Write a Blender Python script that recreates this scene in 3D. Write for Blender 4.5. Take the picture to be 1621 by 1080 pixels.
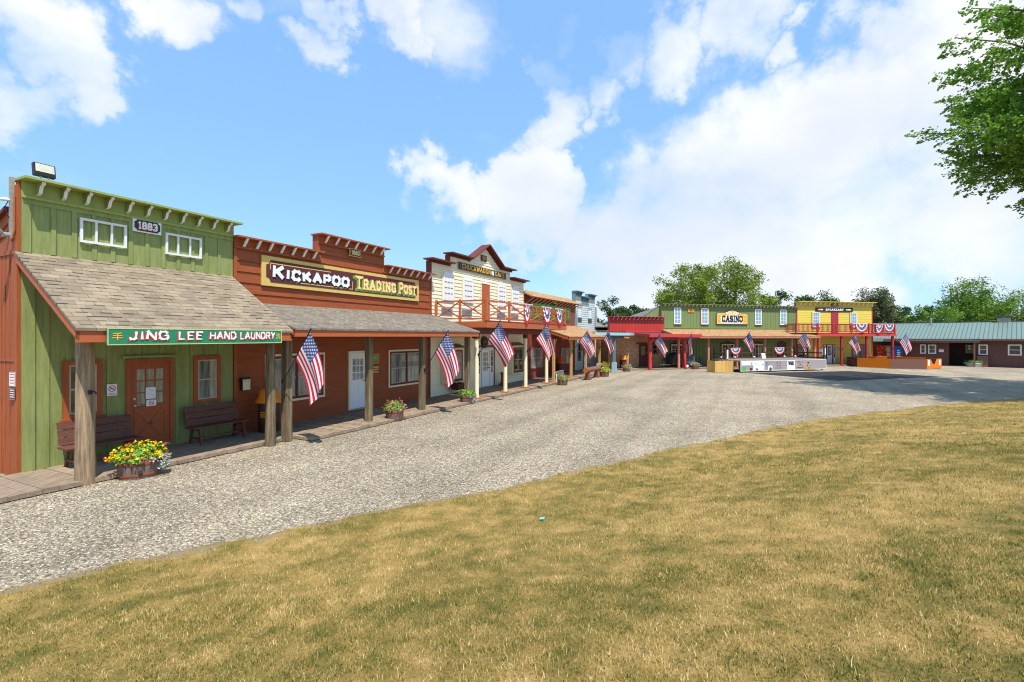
import bpy, math, random
import numpy as np
from mathutils import Vector, Matrix, noise
R = math.radians
random.seed(7); rng = np.random.default_rng(11)
sc = bpy.context.scene
for o in list(bpy.data.objects): bpy.data.objects.remove(o)
C = sc.collection

# ------------------------------------------------------------ camera
CAM_H = 2.75
cam = bpy.data.cameras.new('camera'); cam_o = bpy.data.objects.new('camera', cam); C.objects.link(cam_o)
cam_o.location = (0, 0, CAM_H); cam_o.rotation_euler = (R(90), 0, 0)
cam.sensor_width = 36; cam.lens = 780/1621*36; cam.shift_y = -7/1621
cam.clip_start = .05; cam.clip_end = 3000
sc.camera = cam_o
# ------------------------------------------------------------ sun, sky, exposure
SUN_TRAVEL = Vector((-.20, .47, -1.0)).normalized()
sun = bpy.data.lights.new('sun', 'SUN'); sun_o = bpy.data.objects.new('sun', sun); C.objects.link(sun_o)
sun.energy = 4.1; sun.angle = R(.55); sun.color = (1, .955, .88)
sun_o.rotation_euler = SUN_TRAVEL.to_track_quat('-Z', 'Y').to_euler(); sun_o.location = (0, -20, 60)
sc.view_settings.view_transform = 'Standard'; sc.view_settings.look = 'None'
sc.view_settings.gamma = 1; sc.view_settings.use_curve_mapping = False
sc.view_settings.exposure = .52
sc.cycles.pixel_filter_type = 'BLACKMAN_HARRIS'; sc.cycles.filter_width = 1.1
sc.cycles.max_bounces = 6; sc.cycles.transparent_max_bounces = 8

world = bpy.data.worlds.new('World'); sc.world = world; world.use_nodes = True
def nn(nt, typ, **kw):
    n = nt.nodes.new(typ)
    for k, v in kw.items():
        if k.startswith('i_'):
            n.inputs[int(k[2:]) if k[2:].isdigit() else k[2:]].default_value = v
        else: setattr(n, k, v)
    return n
def ramp(nt, src, stops, interp='LINEAR'):
    r = nt.nodes.new('ShaderNodeValToRGB'); r.color_ramp.interpolation = interp
    while len(r.color_ramp.elements) < len(stops): r.color_ramp.elements.new(.5)
    for e, (p, c) in zip(r.color_ramp.elements, stops):
        e.position = p; e.color = (*c, 1) if len(c) == 3 else c
    nt.links.new(src, r.inputs[0]); return r
def build_world():
    nt = world.node_tree; nt.nodes.clear(); L = nt.links.new
    out = nn(nt, 'ShaderNodeOutputWorld'); bg = nn(nt, 'ShaderNodeBackground'); L(bg.outputs[0], out.inputs[0])
    sky = nn(nt, 'ShaderNodeTexSky', sky_type='NISHITA', sun_disc=False, sun_elevation=R(63), sun_rotation=R(157),
             air_density=1.0, dust_density=.6, ozone_density=1.6, altitude=200)
    tint = nn(nt, 'ShaderNodeMix', data_type='RGBA', blend_type='MULTIPLY'); tint.inputs[0].default_value = 1
    L(sky.outputs[0], tint.inputs[6]); tint.inputs[7].default_value = SKY_TINT
    tc = nn(nt, 'ShaderNodeTexCoord')
    # flatten the noise towards the horizon as real cloud decks do
    def vm(op, a, b=None):
        n = nn(nt, 'ShaderNodeVectorMath', operation=op)
        L(a, n.inputs[0])
        if b is not None:
            if hasattr(b, 'links'): L(b, n.inputs[1])
            else: n.inputs[1].default_value = b
        return n
    def mt(op, a, b=None, clamp=False):
        n = nn(nt, 'ShaderNodeMath', operation=op); n.use_clamp = clamp
        for i, x in enumerate((a, b)):
            if x is None: continue
            if isinstance(x, (int, float)): n.inputs[i].default_value = x
            else: L(x, n.inputs[i])
        return n.outputs[0]
    D = tc.outputs['Generated']
    st = vm('MULTIPLY', D, (1, 1, 1.5)).outputs[0]
    n1 = nn(nt, 'ShaderNodeTexNoise', i_Scale=3.4, i_Detail=9., i_Roughness=.55); n1.inputs['Distortion'].default_value = .15; L(st, n1.inputs['Vector'])
    n2 = nn(nt, 'ShaderNodeTexNoise', i_Scale=2.6, i_Detail=4., i_Roughness=.5)
    o2 = vm('ADD', st, (3.1, 7.7, 1.3)).outputs[0]; L(o2, n2.inputs['Vector'])
    # wobble the direction so that cloud masses get uneven outlines
    nw = nn(nt, 'ShaderNodeTexNoise', i_Scale=8., i_Detail=7., i_Roughness=.6); L(D, nw.inputs['Vector'])
    wob = vm('MULTIPLY', vm('SUBTRACT', nw.outputs['Color'], (.5, .5, .5)).outputs[0], (.26, .26, .26)).outputs[0]
    DW = vm('NORMALIZE', vm('ADD', D, wob).outputs[0]).outputs[0]
    tot = None
    for px, py, rad, w in CLOUDS:
        c = Vector(((px-810)/780, 1, (533-py)/780)); sc_ = c.length; c.normalize()
        dt = vm('DOT_PRODUCT', DW, tuple(c)).outputs['Value']
        mr = nn(nt, 'ShaderNodeMapRange', interpolation_type='SMOOTHSTEP'); L(dt, mr.inputs[0])
        mr.inputs[1].default_value = math.cos(min(1.5, rad*1.3/sc_)); mr.inputs[2].default_value = 1.0
        mr.inputs[3].default_value = 0; mr.inputs[4].default_value = w
        tot = mr.outputs[0] if tot is None else mt('MAXIMUM', tot, mr.outputs[0])
    dens = mt('ADD', mt('MULTIPLY', tot, .40), n1.outputs[0])
    fac = ramp(nt, dens, [(.60, (0, 0, 0)), (.70, (.16,)*3), (.80, (.58,)*3), (.92, (.88,)*3), (1, (.95,)*3)], 'LINEAR')
    shade = ramp(nt, n2.outputs[0], [(.36, (.76, .81, .92)), (.60, (1.0, 1.0, 1.0))])
    bright = nn(nt, 'ShaderNodeMix', data_type='RGBA', blend_type='MULTIPLY'); bright.inputs[0].default_value = 1
    L(shade.outputs[0], bright.inputs[6]); bright.inputs[7].default_value = (CLOUD_V, CLOUD_V, CLOUD_V*1.01, 1)
    mix = nn(nt, 'ShaderNodeMix', data_type='RGBA'); 
    pale = nn(nt, 'ShaderNodeMix', data_type='RGBA'); pale.inputs[0].default_value = .62; L(tint.outputs[2], pale.inputs[6]); pale.inputs[7].default_value = (1.75, 3.45, 6.0, 1)
    L(fac.outputs[0], mix.inputs[0]); L(pale.outputs[2], mix.inputs[6]); L(bright.outputs[2], mix.inputs[7])
    L(mix.outputs[2], bg.inputs[0]); bg.inputs[1].default_value = .13
SKY_TINT = (1.10, 1.24, 1.34, 1); CLOUD_V = 5.9
CLOUDS = [(1330,190,.15,1.1),(1240,250,.17,1.1),(1130,320,.19,1.1),(1040,370,.16,1.1),(1280,350,.22,1.),(1390,330,.17,.9),(930,400,.11,1.),(1000,430,.2,1.),
 (1180,420,.28,1.),(1540,360,.16,1.0),(1600,330,.2,1.),(1470,90,.13,.85),(1400,50,.08,.7),(1560,60,.22,.95),(1250,60,.06,.9),(1500,160,.14,.9),
 (870,120,.06,.7),(880,185,.07,.85),(960,165,.06,.8),(980,90,.07,.75),(1070,65,.08,.8),(1170,30,.09,.8),(900,30,.06,.6),
 (690,280,.06,.95),(720,310,.07,1.),(790,305,.06,.9),(850,265,.07,1.),(895,270,.05,.9),(840,350,.09,1.),(880,330,.07,.9),
 (40,60,.09,.8),(90,90,.10,.85),(150,130,.07,.85),(30,160,.08,.8),(270,15,.09,.85),(240,30,.05,.8),(395,25,.05,.65),(510,80,.06,.75),(550,30,.05,.7),(650,5,.08,.85),(740,60,.10,.55),
 (-400,200,.4,.6),(2200,200,.5,.7),(400,-300,.4,.6),(1100,-500,.5,.7)]
build_world()

# ------------------------------------------------------------ materials
MATS = {}
def hexc(h):
    h = h.lstrip('#'); v = [int(h[i:i+2], 16)/255 for i in (0, 2, 4)]
    return tuple(x/12.92 if x <= .04045 else ((x+.055)/1.055)**2.4 for x in v)
def paint(name, col, rough=.6, var=.12, scale=(3, 3, 3), bump=.15, dirt=None, spec=.35, noise_scale=4., island=0., metallic=0.):
    """Painted or weathered surface: base colour broken up by stretched noise."""
    if name in MATS: return MATS[name]
    m = bpy.data.materials.new(name); m.use_nodes = True; nt = m.node_tree; L = nt.links.new
    b = nt.nodes['Principled BSDF']; b.inputs['Roughness'].default_value = rough; b.inputs['Specular IOR Level'].default_value = spec
    b.inputs['Metallic'].default_value = metallic
    tc = nn(nt, 'ShaderNodeTexCoord'); mp = nn(nt, 'ShaderNodeMapping'); mp.inputs['Scale'].default_value = scale; L(tc.outputs['Object'], mp.inputs[0])
    n = nn(nt, 'ShaderNodeTexNoise', i_Scale=noise_scale, i_Detail=8., i_Roughness=.65); L(mp.outputs[0], n.inputs['Vector'])
    dk = tuple(c*(1-var*1.6) for c in col); lt = tuple(min(1, c*(1+var)) for c in col)
    r = ramp(nt, n.outputs[0], [(.3, dk), (.7, lt)]); last = r.outputs[0]
    if dirt:
        n3 = nn(nt, 'ShaderNodeTexNoise', i_Scale=1.3, i_Detail=9., i_Roughness=.75); L(mp.outputs[0], n3.inputs['Vector'])
        r3 = ramp(nt, n3.outputs[0], [(.52, (0, 0, 0)), (.72, (1, 1, 1))])
        mx = nn(nt, 'ShaderNodeMix', data_type='RGBA'); L(r3.outputs[0], mx.inputs[0]); L(last, mx.inputs[6]); mx.inputs[7].default_value = (*dirt, 1); last = mx.outputs[2]
    if island:
        g = nn(nt, 'ShaderNodeNewGeometry'); mr = nn(nt, 'ShaderNodeMapRange'); L(g.outputs['Random Per Island'], mr.inputs[0])
        mr.inputs[3].default_value = 1-island; mr.inputs[4].default_value = 1+island*.7
        mx = nn(nt, 'ShaderNodeVectorMath', operation='SCALE'); L(last, mx.inputs[0]); L(mr.outputs[0], mx.inputs['Scale']); last = mx.outputs[0]
    L(last, b.inputs['Base Color'])
    if bump:
        n2 = nn(nt, 'ShaderNodeTexNoise', i_Scale=noise_scale*6, i_Detail=6.); L(mp.outputs[0], n2.inputs['Vector'])
        bp = nn(nt, 'ShaderNodeBump'); bp.inputs['Strength'].default_value = bump; bp.inputs['Distance'].default_value = .01
        L(n2.outputs[0], bp.inputs['Height']); L(bp.outputs[0], b.inputs['Normal'])
    MATS[name] = m; return m
def glass(name, col=(.05, .06, .06), rough=.04, var=.5, sc_=(3, 3, 3)):
    if name in MATS: return MATS[name]
    m = paint(name, col, rough=rough, var=var, scale=sc_, noise_scale=1.5, bump=0, spec=.9); m.node_tree.nodes['Principled BSDF'].inputs['Coat Weight'].default_value = .6
    m.node_tree.nodes['Principled BSDF'].inputs['Coat Roughness'].default_value = .02
    return m
def shingle(name, c1, c2, gap, kx=1., cos=.84, bw=.30, rh=.145):
    m = bpy.data.materials.new(name); m.use_nodes = True; nt = m.node_tree; L = nt.links.new
    b = nt.nodes['Principled BSDF']; b.inputs['Roughness'].default_value = .9; b.inputs['Specular IOR Level'].default_value = .2
    tc = nn(nt, 'ShaderNodeTexCoord'); mp = nn(nt, 'ShaderNodeMapping'); mp.inputs['Scale'].default_value = (1, 1/cos, 0); L(tc.outputs['Object'], mp.inputs[0])
    br = nn(nt, 'ShaderNodeTexBrick', offset=.37, squash=1.0); L(mp.outputs[0], br.inputs['Vector'])
    br.inputs['Color1'].default_value = (*c1, 1); br.inputs['Color2'].default_value = (*c2, 1); br.inputs['Mortar'].default_value = (*gap, 1)
    br.inputs['Scale'].default_value = 1; br.inputs['Mortar Size'].default_value = .007; br.inputs['Mortar Smooth'].default_value = .2
    br.inputs['Brick Width'].default_value = bw; br.inputs['Row Height'].default_value = rh
    # shadow lines at the tabs' lower edges, painted in as random dark dashes
    b2 = nn(nt, 'ShaderNodeTexBrick', offset=.61); L(mp.outputs[0], b2.inputs['Vector'])
    b2.inputs['Color1'].default_value = (1, 1, 1, 1); b2.inputs['Color2'].default_value = (.55, .55, .55, 1); b2.inputs['Mortar'].default_value = (.9, .9, .9, 1)
    b2.inputs['Scale'].default_value = 1; b2.inputs['Mortar Size'].default_value = .002; b2.inputs['Brick Width'].default_value = bw*.62; b2.inputs['Row Height'].default_value = rh
    sx = nn(nt, 'ShaderNodeSeparateXYZ'); L(mp.outputs[0], sx.inputs[0])
    md = nn(nt, 'ShaderNodeMath', operation='DIVIDE'); L(sx.outputs[1], md.inputs[0]); md.inputs[1].default_value = rh
    fr = nn(nt, 'ShaderNodeMath', operation='FRACT'); L(md.outputs[0], fr.inputs[0])
    ed = ramp(nt, fr.outputs[0], [(0, (1, 1, 1)), (.20, (1, 1, 1)), (.26, (0, 0, 0))])
    mul = nn(nt, 'ShaderNodeMix', data_type='RGBA', blend_type='MULTIPLY'); L(ed.outputs[0], mul.inputs[0])
    L(br.outputs['Color'], mul.inputs[6])
    dk = ramp(nt, b2.outputs['Color'], [(.62, (.20, .19, .20)), (.74, (.92, .92, .92))]); L(dk.outputs[0], mul.inputs[7])
    n = nn(nt, 'ShaderNodeTexNoise', i_Scale=2.2, i_Detail=8., i_Roughness=.7); L(tc.outputs['Object'], n.inputs['Vector'])
    r = ramp(nt, n.outputs[0], [(.3, (.74,)*3), (.7, (1.12,)*3)])
    m2 = nn(nt, 'ShaderNodeMix', data_type='RGBA', blend_type='MULTIPLY'); m2.inputs[0].default_value = 1; L(mul.outputs[2], m2.inputs[6]); L(r.outputs[0], m2.inputs[7])
    n4 = nn(nt, 'ShaderNodeTexNoise', i_Scale=140., i_Detail=2.); L(tc.outputs['Object'], n4.inputs['Vector'])
    r4 = ramp(nt, n4.outputs[0], [(.3, (.75,)*3), (.7, (1.2,)*3)])
    m3 = nn(nt, 'ShaderNodeMix', data_type='RGBA', blend_type='MULTIPLY'); m3.inputs[0].default_value = 1; L(m2.outputs[2], m3.inputs[6]); L(r4.outputs[0], m3.inputs[7])
    L(m3.outputs[2], b.inputs['Base Color'])
    bp = nn(nt, 'ShaderNodeBump'); bp.inputs['Strength'].default_value = .6; bp.inputs['Distance'].default_value = .012; L(fr.outputs[0], bp.inputs['Height'])
    bp.invert = True; L(bp.outputs[0], b.inputs['Normal'])
    return m
def foliage(name, c1, c2, trans=.3):
    m = bpy.data.materials.new(name); m.use_nodes = True; nt = m.node_tree; L = nt.links.new
    b = nt.nodes['Principled BSDF']; b.inputs['Roughness'].default_value = .55; b.inputs['Specular IOR Level'].default_value = .25
    g = nn(nt, 'ShaderNodeNewGeometry'); n = nn(nt, 'ShaderNodeTexNoise', i_Scale=.9, i_Detail=4.); tc = nn(nt, 'ShaderNodeTexCoord'); L(tc.outputs['Object'], n.inputs['Vector'])
    a = nn(nt, 'ShaderNodeMath', operation='MULTIPLY_ADD'); L(g.outputs['Random Per Island'], a.inputs[0]); a.inputs[1].default_value = .5
    s = nn(nt, 'ShaderNodeMath', operation='MULTIPLY'); L(n.outputs[0], s.inputs[0]); s.inputs[1].default_value = .6; L(s.outputs[0], a.inputs[2])
    r = ramp(nt, a.outputs[0], [(.2, c1), (.8, c2)]); L(r.outputs[0], b.inputs['Base Color'])
    t = nn(nt, 'ShaderNodeBsdfTranslucent'); L(r.outputs[0], t.inputs[0]); mx = nn(nt, 'ShaderNodeMixShader'); mx.inputs[0].default_value = trans
    L(b.outputs[0], mx.inputs[1]); L(t.outputs[0], mx.inputs[2]); L(mx.outputs[0], nt.nodes['Material Output'].inputs[0])
    MATS[name] = m; return m

V = (3, 3, .35); H = (.35, 3, 6)     # grain up the boards / along the boards
GREEN = paint('green_paint', hexc('#929a5c'), .65, .16, V, .5, dirt=hexc('#7d8a48'))
GREENT = paint('green_trim_paint', hexc('#9ba75c'), .6, .08, V)
RUST = paint('rust_red_paint', hexc('#a8572c'), .6, .16, V, .4, dirt=hexc('#934c28'))
RUSTL = paint('rust_lap_paint', hexc('#9e5029'), .6, .18, H, .5, dirt=hexc('#8a4523'))
TRIM = paint('orange_red_trim', hexc('#b96036'), .55, .08, H, .1)
DOORR = paint('door_red_paint', hexc('#a25228'), .5, .06, V, .08)
WHITE = paint('white_paint', (.80, .80, .78), .5, .05, V, .05)
CREAM = paint('cream_paint', hexc('#f1e6c4'), .6, .05, H, .15, dirt=hexc('#e2d5ae'))
CREAMT = paint('cream_trim', hexc('#eee0b8'), .55, .04)
DKRED = paint('dark_red_brown_paint', hexc('#6b2c1d'), .55, .1, V, .1)
PINKU = paint('faded_pink_paint', hexc('#c87a68'), .7, .1, V, .2)
PINKL = paint('deep_red_paint', hexc('#8e4436'), .65, .12, V, .2)
BLUEW = paint('pale_blue_grey_lap', hexc('#d2d3c9'), .6, .06, H, .12)
BLUET = paint('blue_grey_trim', hexc('#6b878b'), .6, .08)
BLUEL = paint('light_blue_trim', hexc('#9dc3cb'), .6, .08)
TEALD = paint('dark_slate_paint', hexc('#4a5354'), .6, .08)
REDW = paint('bright_red_metal', hexc('#be3a34'), .45, .1, V, .1)
REDT = paint('red_trim_paint', hexc('#c9403d'), .5, .08)
CASG = paint('casino_green_paint', hexc('#7a8a56'), .65, .1, V, .2)
PEACH = paint('peach_post_paint', hexc('#d08066'), .55, .08, V, .1)
YEL = paint('yellow_paint', hexc('#e2c957'), .6, .05, H, .1)
CRIM = paint('crimson_paint', hexc('#a8333c'), .5, .08, V, .08)
LODGE = paint('lodge_brown_boards', hexc('#6f4b42'), .75, .15, V, .25)
LODGET = paint('lodge_trim', hexc('#7d564b'), .6, .1)
METALG = paint('sage_metal_roof', hexc('#6e8177'), .45, .06, (1, 1, 1), .02, spec=.5)
LOG = paint('weathered_log', hexc('#a48a6c'), .85, .35, (7, 7, .5), .8, dirt=hexc('#5f4531'), noise_scale=3)
LOGD = paint('weathered_grey_post', hexc('#7b6a50'), .85, .4, (8, 8, .45), .9, dirt=hexc('#ab9a70'), noise_scale=3)
PINE = paint('new_pine', hexc('#c79a5c'), .6, .15, (6, 6, .6), .3, noise_scale=3)
DECK = paint('deck_boards', hexc('#9a8670'), .85, .25, (4, .6, 4), .5, dirt=hexc('#7f6a56'), island=.13)
BENCH = paint('bench_brown', hexc('#6e4438'), .6, .22, (.6, 6, 6), .3, dirt=hexc('#57352c'))
BLACK = paint('black_iron', (.02, .02, .02), .45, .2)
DARK = paint('dark_interior', (.03, .027, .025), .9, .2)
GREYM = paint('galvanised_metal', (.45, .46, .47), .4, .1, metallic=.6)
ORANGE = paint('orange_plastic', hexc('#f08a18'), .4, .05)
ORANGR = paint('red_orange_plastic', hexc('#cf4a1c'), .4, .05)
DRUM = paint('brown_drum', hexc('#4e2c24'), .5, .15)
BARREL = paint('barrel_staves', hexc('#7d6a60'), .8, .25, (6, 6, .8), .5, island=.2)
BAND = paint('rusty_band', hexc('#7c4126'), .7, .25, noise_scale=9)
SOIL = paint('soil', (.03, .02, .015), 1, .3)
ROOF = shingle('weathered_shingles', hexc('#a08f76'), hexc('#867864'), hexc('#6f6456'))
ROOF2 = shingle('small_weathered_shingles', hexc('#948877'), hexc('#7b7265'), hexc('#625a50'), bw=.2, rh=.12)
ROOFT = shingle('tan_shingles', hexc('#c49a6e'), hexc('#ab8159'), hexc('#93704e'), bw=.22, rh=.13, cos=.9)
ROOFG = shingle('grey_shingles', hexc('#8d8a86'), hexc('#7d7974'), hexc('#5c5854'))
GL = glass('window_glass'); GLC = glass('curtained_glass', hexc('#8d9288'), .08, .45, (7, 7, .6)); GLB = glass('pale_blue_pane', hexc('#7fa5b4'), .12, .15); GLK = glass('dark_glass', (.02, .025, .025))
SILVER = paint('vinyl_sash', hexc('#b5ab98'), .4, .05)
PGRN = paint('sign_green', hexc('#2f8560'), .45, .05); PYEL = paint('sign_yellow', hexc('#e9b436'), .45, .05); PDGRN = paint('sign_dark_green', hexc('#12463c'), .45, .05)
PRED = paint('sign_red', hexc('#d8302a'), .45, .04); PWHT = paint('sign_white', (.85, .85, .84), .45, .02); PBLK = paint('sign_black', (.015, .015, .017), .45, .05)
PMAR = paint('sign_maroon', hexc('#5f2e2e'), .5, .05); PTAN = paint('sign_tan', hexc('#dcb968'), .5, .05); PCRM = paint('sign_cream', hexc('#f5dea0'), .5, .03); PLGRN = paint('sign_leaf_green', hexc('#5fae50'), .5, .05)
PORG = paint('sign_orange', hexc('#e89a3c'), .5, .05)
NAVY = paint('flag_navy', hexc('#46528a'), .8, .05); FRED = paint('flag_red', hexc('#d4293c'), .8, .05); FWHT = paint('flag_white', (.86, .86, .87), .8, .03)
for m_, c_ in ((NAVY, hexc('#46528a')), (FRED, hexc('#d4293c')), (FWHT, (.86, .86, .87))):
    nt = m_.node_tree; t = nn(nt, 'ShaderNodeBsdfTranslucent'); t.inputs[0].default_value = (*c_, 1); mx = nn(nt, 'ShaderNodeMixShader'); mx.inputs[0].default_value = .3
    nt.links.new(nt.nodes['Principled BSDF'].outputs[0], mx.inputs[1]); nt.links.new(t.outputs[0], mx.inputs[2]); nt.links.new(mx.outputs[0], nt.nodes['Material Output'].inputs[0])

# ------------------------------------------------------------ mesh building
class MB:
    def __init__(s, ox=0.): s.v = []; s.f = []; s.m = []; s.ms = []; s.sm = []; s.ox = ox
    def mi(s, m):
        if m not in s.ms: s.ms.append(m)
        return s.ms.index(m)
    def poly(s, pts, m, smooth=False):
        n = len(s.v); s.v += [(p[0]+s.ox, p[1], p[2]) for p in pts]; s.f.append(tuple(range(n, n+len(pts)))); s.m.append(s.mi(m)); s.sm.append(smooth)
    def mesh(s, vs, fs, m, smooth=False):
        n = len(s.v); s.v += [(p[0]+s.ox, p[1], p[2]) for p in vs]; k = s.mi(m)
        for f in fs: s.f.append(tuple(i+n for i in f)); s.m.append(k); s.sm.append(smooth)
    def box(s, x0, x1, y0, y1, z0, z1, m):
        if x0 > x1: x0, x1 = x1, x0
        if y0 > y1: y0, y1 = y1, y0
        if z0 > z1: z0, z1 = z1, z0
        v = [(x0,y0,z0),(x1,y0,z0),(x1,y1,z0),(x0,y1,z0),(x0,y0,z1),(x1,y0,z1),(x1,y1,z1),(x0,y1,z1)]
        s.mesh(v, [(0,3,2,1),(4,5,6,7),(0,1,5,4),(1,2,6,5),(2,3,7,6),(3,0,4,7)], m)
    def B(s, s0, s1, t0, t1, z0, z1, m): s.box(s0, s1, -t0, -t1, z0, z1, m)
    def exs(s, tz, s0, s1, m, rim=None):       # polygon in (t,z), extruded along s
        n = len(tz); a = [(s0, -t, z) for t, z in tz]; b = [(s1, -t, z) for t, z in tz]
        s.mesh(a+b, [tuple(range(n)), tuple(range(2*n-1, n-1, -1))], m)
        s.mesh(a+b, [(i, i+n, (i+1) % n+n, (i+1) % n) for i in range(n)], rim or m)
    def ext(s, xz, t0, t1, m, rim=None):       # polygon in (s,z), extruded along t; the t1 face shows to the front
        n = len(xz); a = [(x, -t0, z) for x, z in xz]; b = [(x, -t1, z) for x, z in xz]
        s.mesh(a+b, [tuple(range(n-1, -1, -1)), tuple(range(n, 2*n))], m)
        s.mesh(a+b, [(i, (i+1) % n, (i+1) % n+n, i+n) for i in range(n)], rim or m)
    def cyl(s, p0, p1, r0, r1=None, m=None, n=12, caps=True, rough=0., segs=1):
        r1 = r0 if r1 is None else r1; p0 = Vector(p0); p1 = Vector(p1); d = (p1-p0).normalized()
        a = d.orthogonal().normalized(); b = d.cross(a); vs = []; fs = []
        for j in range(segs+1):
            k = j/segs; c = p0.lerp(p1, k); r = r0+(r1-r0)*k
            for i in range(n):
                w = 2*math.pi*i/n; rr = r*(1+(rough*noise.noise(Vector((math.cos(w)*2, math.sin(w)*2, k*5+p0.x*3))) if rough else 0))
                vs.append(tuple(c+a*math.cos(w)*rr+b*math.sin(w)*rr))
        for j in range(segs):
            for i in range(n): fs.append((j*n+i, j*n+(i+1) % n, (j+1)*n+(i+1) % n, (j+1)*n+i))
        s.mesh(vs, fs, m, True)
        if caps:
            s.mesh(vs[:n], [tuple(range(n-1, -1, -1))], m); s.mesh(vs[-n:], [tuple(range(n))], m)
    def tube(s, pts, r, m, n=8):
        for a, b in zip(pts, pts[1:]): s.cyl(a, b, r, r, m, n)
    def lathe(s, prof, m, n=20, cx=0, cy=0, cz=0, sx=1., sy=1.):
        vs = [(cx+r*sx*math.cos(2*math.pi*i/n), cy+r*sy*math.sin(2*math.pi*i/n), cz+z) for r, z in prof for i in range(n)]
        fs = [(j*n+i, j*n+(i+1) % n, (j+1)*n+(i+1) % n, (j+1)*n+i) for j in range(len(prof)-1) for i in range(n)]
        s.mesh(vs, fs, m, True)
    def bar(s, p0, p1, w, h, m, up=(0, 0, 1)):   # rectangular bar between two points
        p0 = Vector(p0); p1 = Vector(p1); d = (p1-p0).normalized(); sd = d.cross(Vector(up)).normalized(); u = sd.cross(d)
        v = [tuple(p+sd*a*w/2+u*b*h/2) for p in (p0, p1) for a, b in ((-1,-1),(1,-1),(1,1),(-1,1))]
        s.mesh(v, [(0,1,2,3),(7,6,5,4),(0,4,5,1),(1,5,6,2),(2,6,7,3),(3,7,4,0)], m)
    def build(s, name, parent=None, bevel=0):
        me = bpy.data.meshes.new(name); me.from_pydata(s.v, [], s.f)
        for m in s.ms: me.materials.append(m)
        me.polygons.foreach_set('material_index', s.m); me.polygons.foreach_set('use_smooth', s.sm); me.update()
        o = bpy.data.objects.new(name, me); C.objects.link(o)
        if parent is not None: o.parent = parent
        if bevel:
            b = o.modifiers.new('bevel', 'BEVEL'); b.width = bevel; b.segments = 1; b.limit_method = 'ANGLE'
        return o
def tag(o, label, cat=None, group=None, kind=None):
    o['label'] = label
    if cat: o['category'] = cat
    if group: o['group'] = group
    if kind: o['kind'] = kind
    return o
def thing(name, label, cat, loc, rz=0., group=None):
    o = bpy.data.objects.new(name, None); C.objects.link(o); o.location = loc; o.rotation_euler = (0, 0, rz)
    o.empty_display_size = .2
    return tag(o, label, cat, group)
class Frame:
    def __init__(s, a, ang): s.a = a; s.ang = R(ang); s.u = (math.cos(s.ang), math.sin(s.ang)); s.n = (s.u[1], -s.u[0])
    def W(s, x, t=0, z=0): return (s.a[0]+s.u[0]*x+s.n[0]*t, s.a[1]+s.u[1]*x+s.n[1]*t, z)
ROW = Frame((-11.49, 5.744), 63.435)
CAS = Frame((13.2, 43.5), 15.73)
YLF = Frame((27.4, 47.5), 11.18)
BRF = Frame((8.3, 41.8), 19.13)
LOF = Frame((37.1, 50.95), -46)
def FT(F, name, label, cat, s, t=0, z=0, group=None, rot=0): return thing(name, label, cat, F.W(s, t, z), F.ang+rot, group)
def copy_tree(o, parent=None):
    c = o.copy(); C.objects.link(c)
    if parent is not None: c.parent = parent
    for ch in list(o.children): copy_tree(ch, c)
    return c

# ------------------------------------------------------------ building pieces
def battens(mb, s0, s1, z0, z1, t, m, pitch=.4, w=.06, p=.022):
    n = max(1, round((s1-s0)/pitch))
    for i in range(1, n):
        x = s0+(s1-s0)*i/n; mb.B(x-w/2, x+w/2, t-.01, t+p, z0+.004, z1-.004, m)
def laps(mb, s0, s1, z0, z1, t, m, ex=.2, th=.028):
    n = max(1, round((z1-z0)/ex)); h = (z1-z0)/n
    for i in range(n):
        a = z0+h*i; mb.exs([(t-.01, a), (t+th, a), (t+.006, a+h-.001), (t-.01, a+h-.001)], s0, s1, m)
def cornice(par, ox, s0, s1, z, m, depth=.34, fr=.30, nb=8, brm=WHITE, brside=None, th=.045, size=1., strut=False):
    mb = MB(ox); mb.B(s0-.06, s1+.06, -.22, depth, z-th, z, m); mb.B(s0, s1, 0.002, .045, z-fr, z-th-.003, m)
    mb.B(s0, s1, .002, .075, z-fr-.05, z-fr-.003, m)
    mb.build('cornice', par)
    me = None
    for i in range(nb):
        x = s0+(s1-s0)*(i+.6)/(nb+.2)
        if me is None:
            b = MB(); q = [(.046, -th-.006), (depth*.86, -th-.006), (depth*.86, -th-.05), (depth*.60, -th-.09), (depth*.55, -fr*.55), (.16, -fr*.8), (.046, -fr*.9)]
            if strut: q = [(.077, -fr*1.0), (.125, -fr*1.0), (depth*.97, -th-.006), (depth*.80, -th-.006)]
            q = [(t*1., zz*size) for t, zz in q]
            b.exs(q, -.03, .03, brside or m, brm); o = b.build('bracket', par); me = o.data
        else: o = bpy.data.objects.new('bracket', me); C.objects.link(o); o.parent = par
        o.location = (x+ox, 0, z)
def shed(par, ox, s0, s1, T, zw, ze, mroof, mtrim, th=.05, fh=.2, t0=0., rake=True, soffit=None, ends=(True, True), name='porch_roof'):
    mb = MB(ox); sl = (zw-ze)/(T-t0)
    mb.exs([(t0, zw), (T, ze), (T, ze-th), (t0, zw-th)], s0, s1, mroof); mb.build(name, par)
    mb = MB(ox); mb.B(s0+.02, s1-.02, T-.09, T-.03, ze-th-fh-.0, ze-th+.01, mtrim)
    k = .16
    if ends[0]: mb.exs([(t0, zw-th-.002), (T-.03, ze-th-.002+sl*.03), (T-.03, ze-th-k), (t0, zw-th-k)], s0+.02, s0+.06, mtrim)
    if ends[1]: mb.exs([(t0, zw-th-.002), (T-.03, ze-th-.002+sl*.03), (T-.03, ze-th-k), (t0, zw-th-k)], s1-.06, s1-.02, mtrim)
    mb.build('fascia', par)
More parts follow.
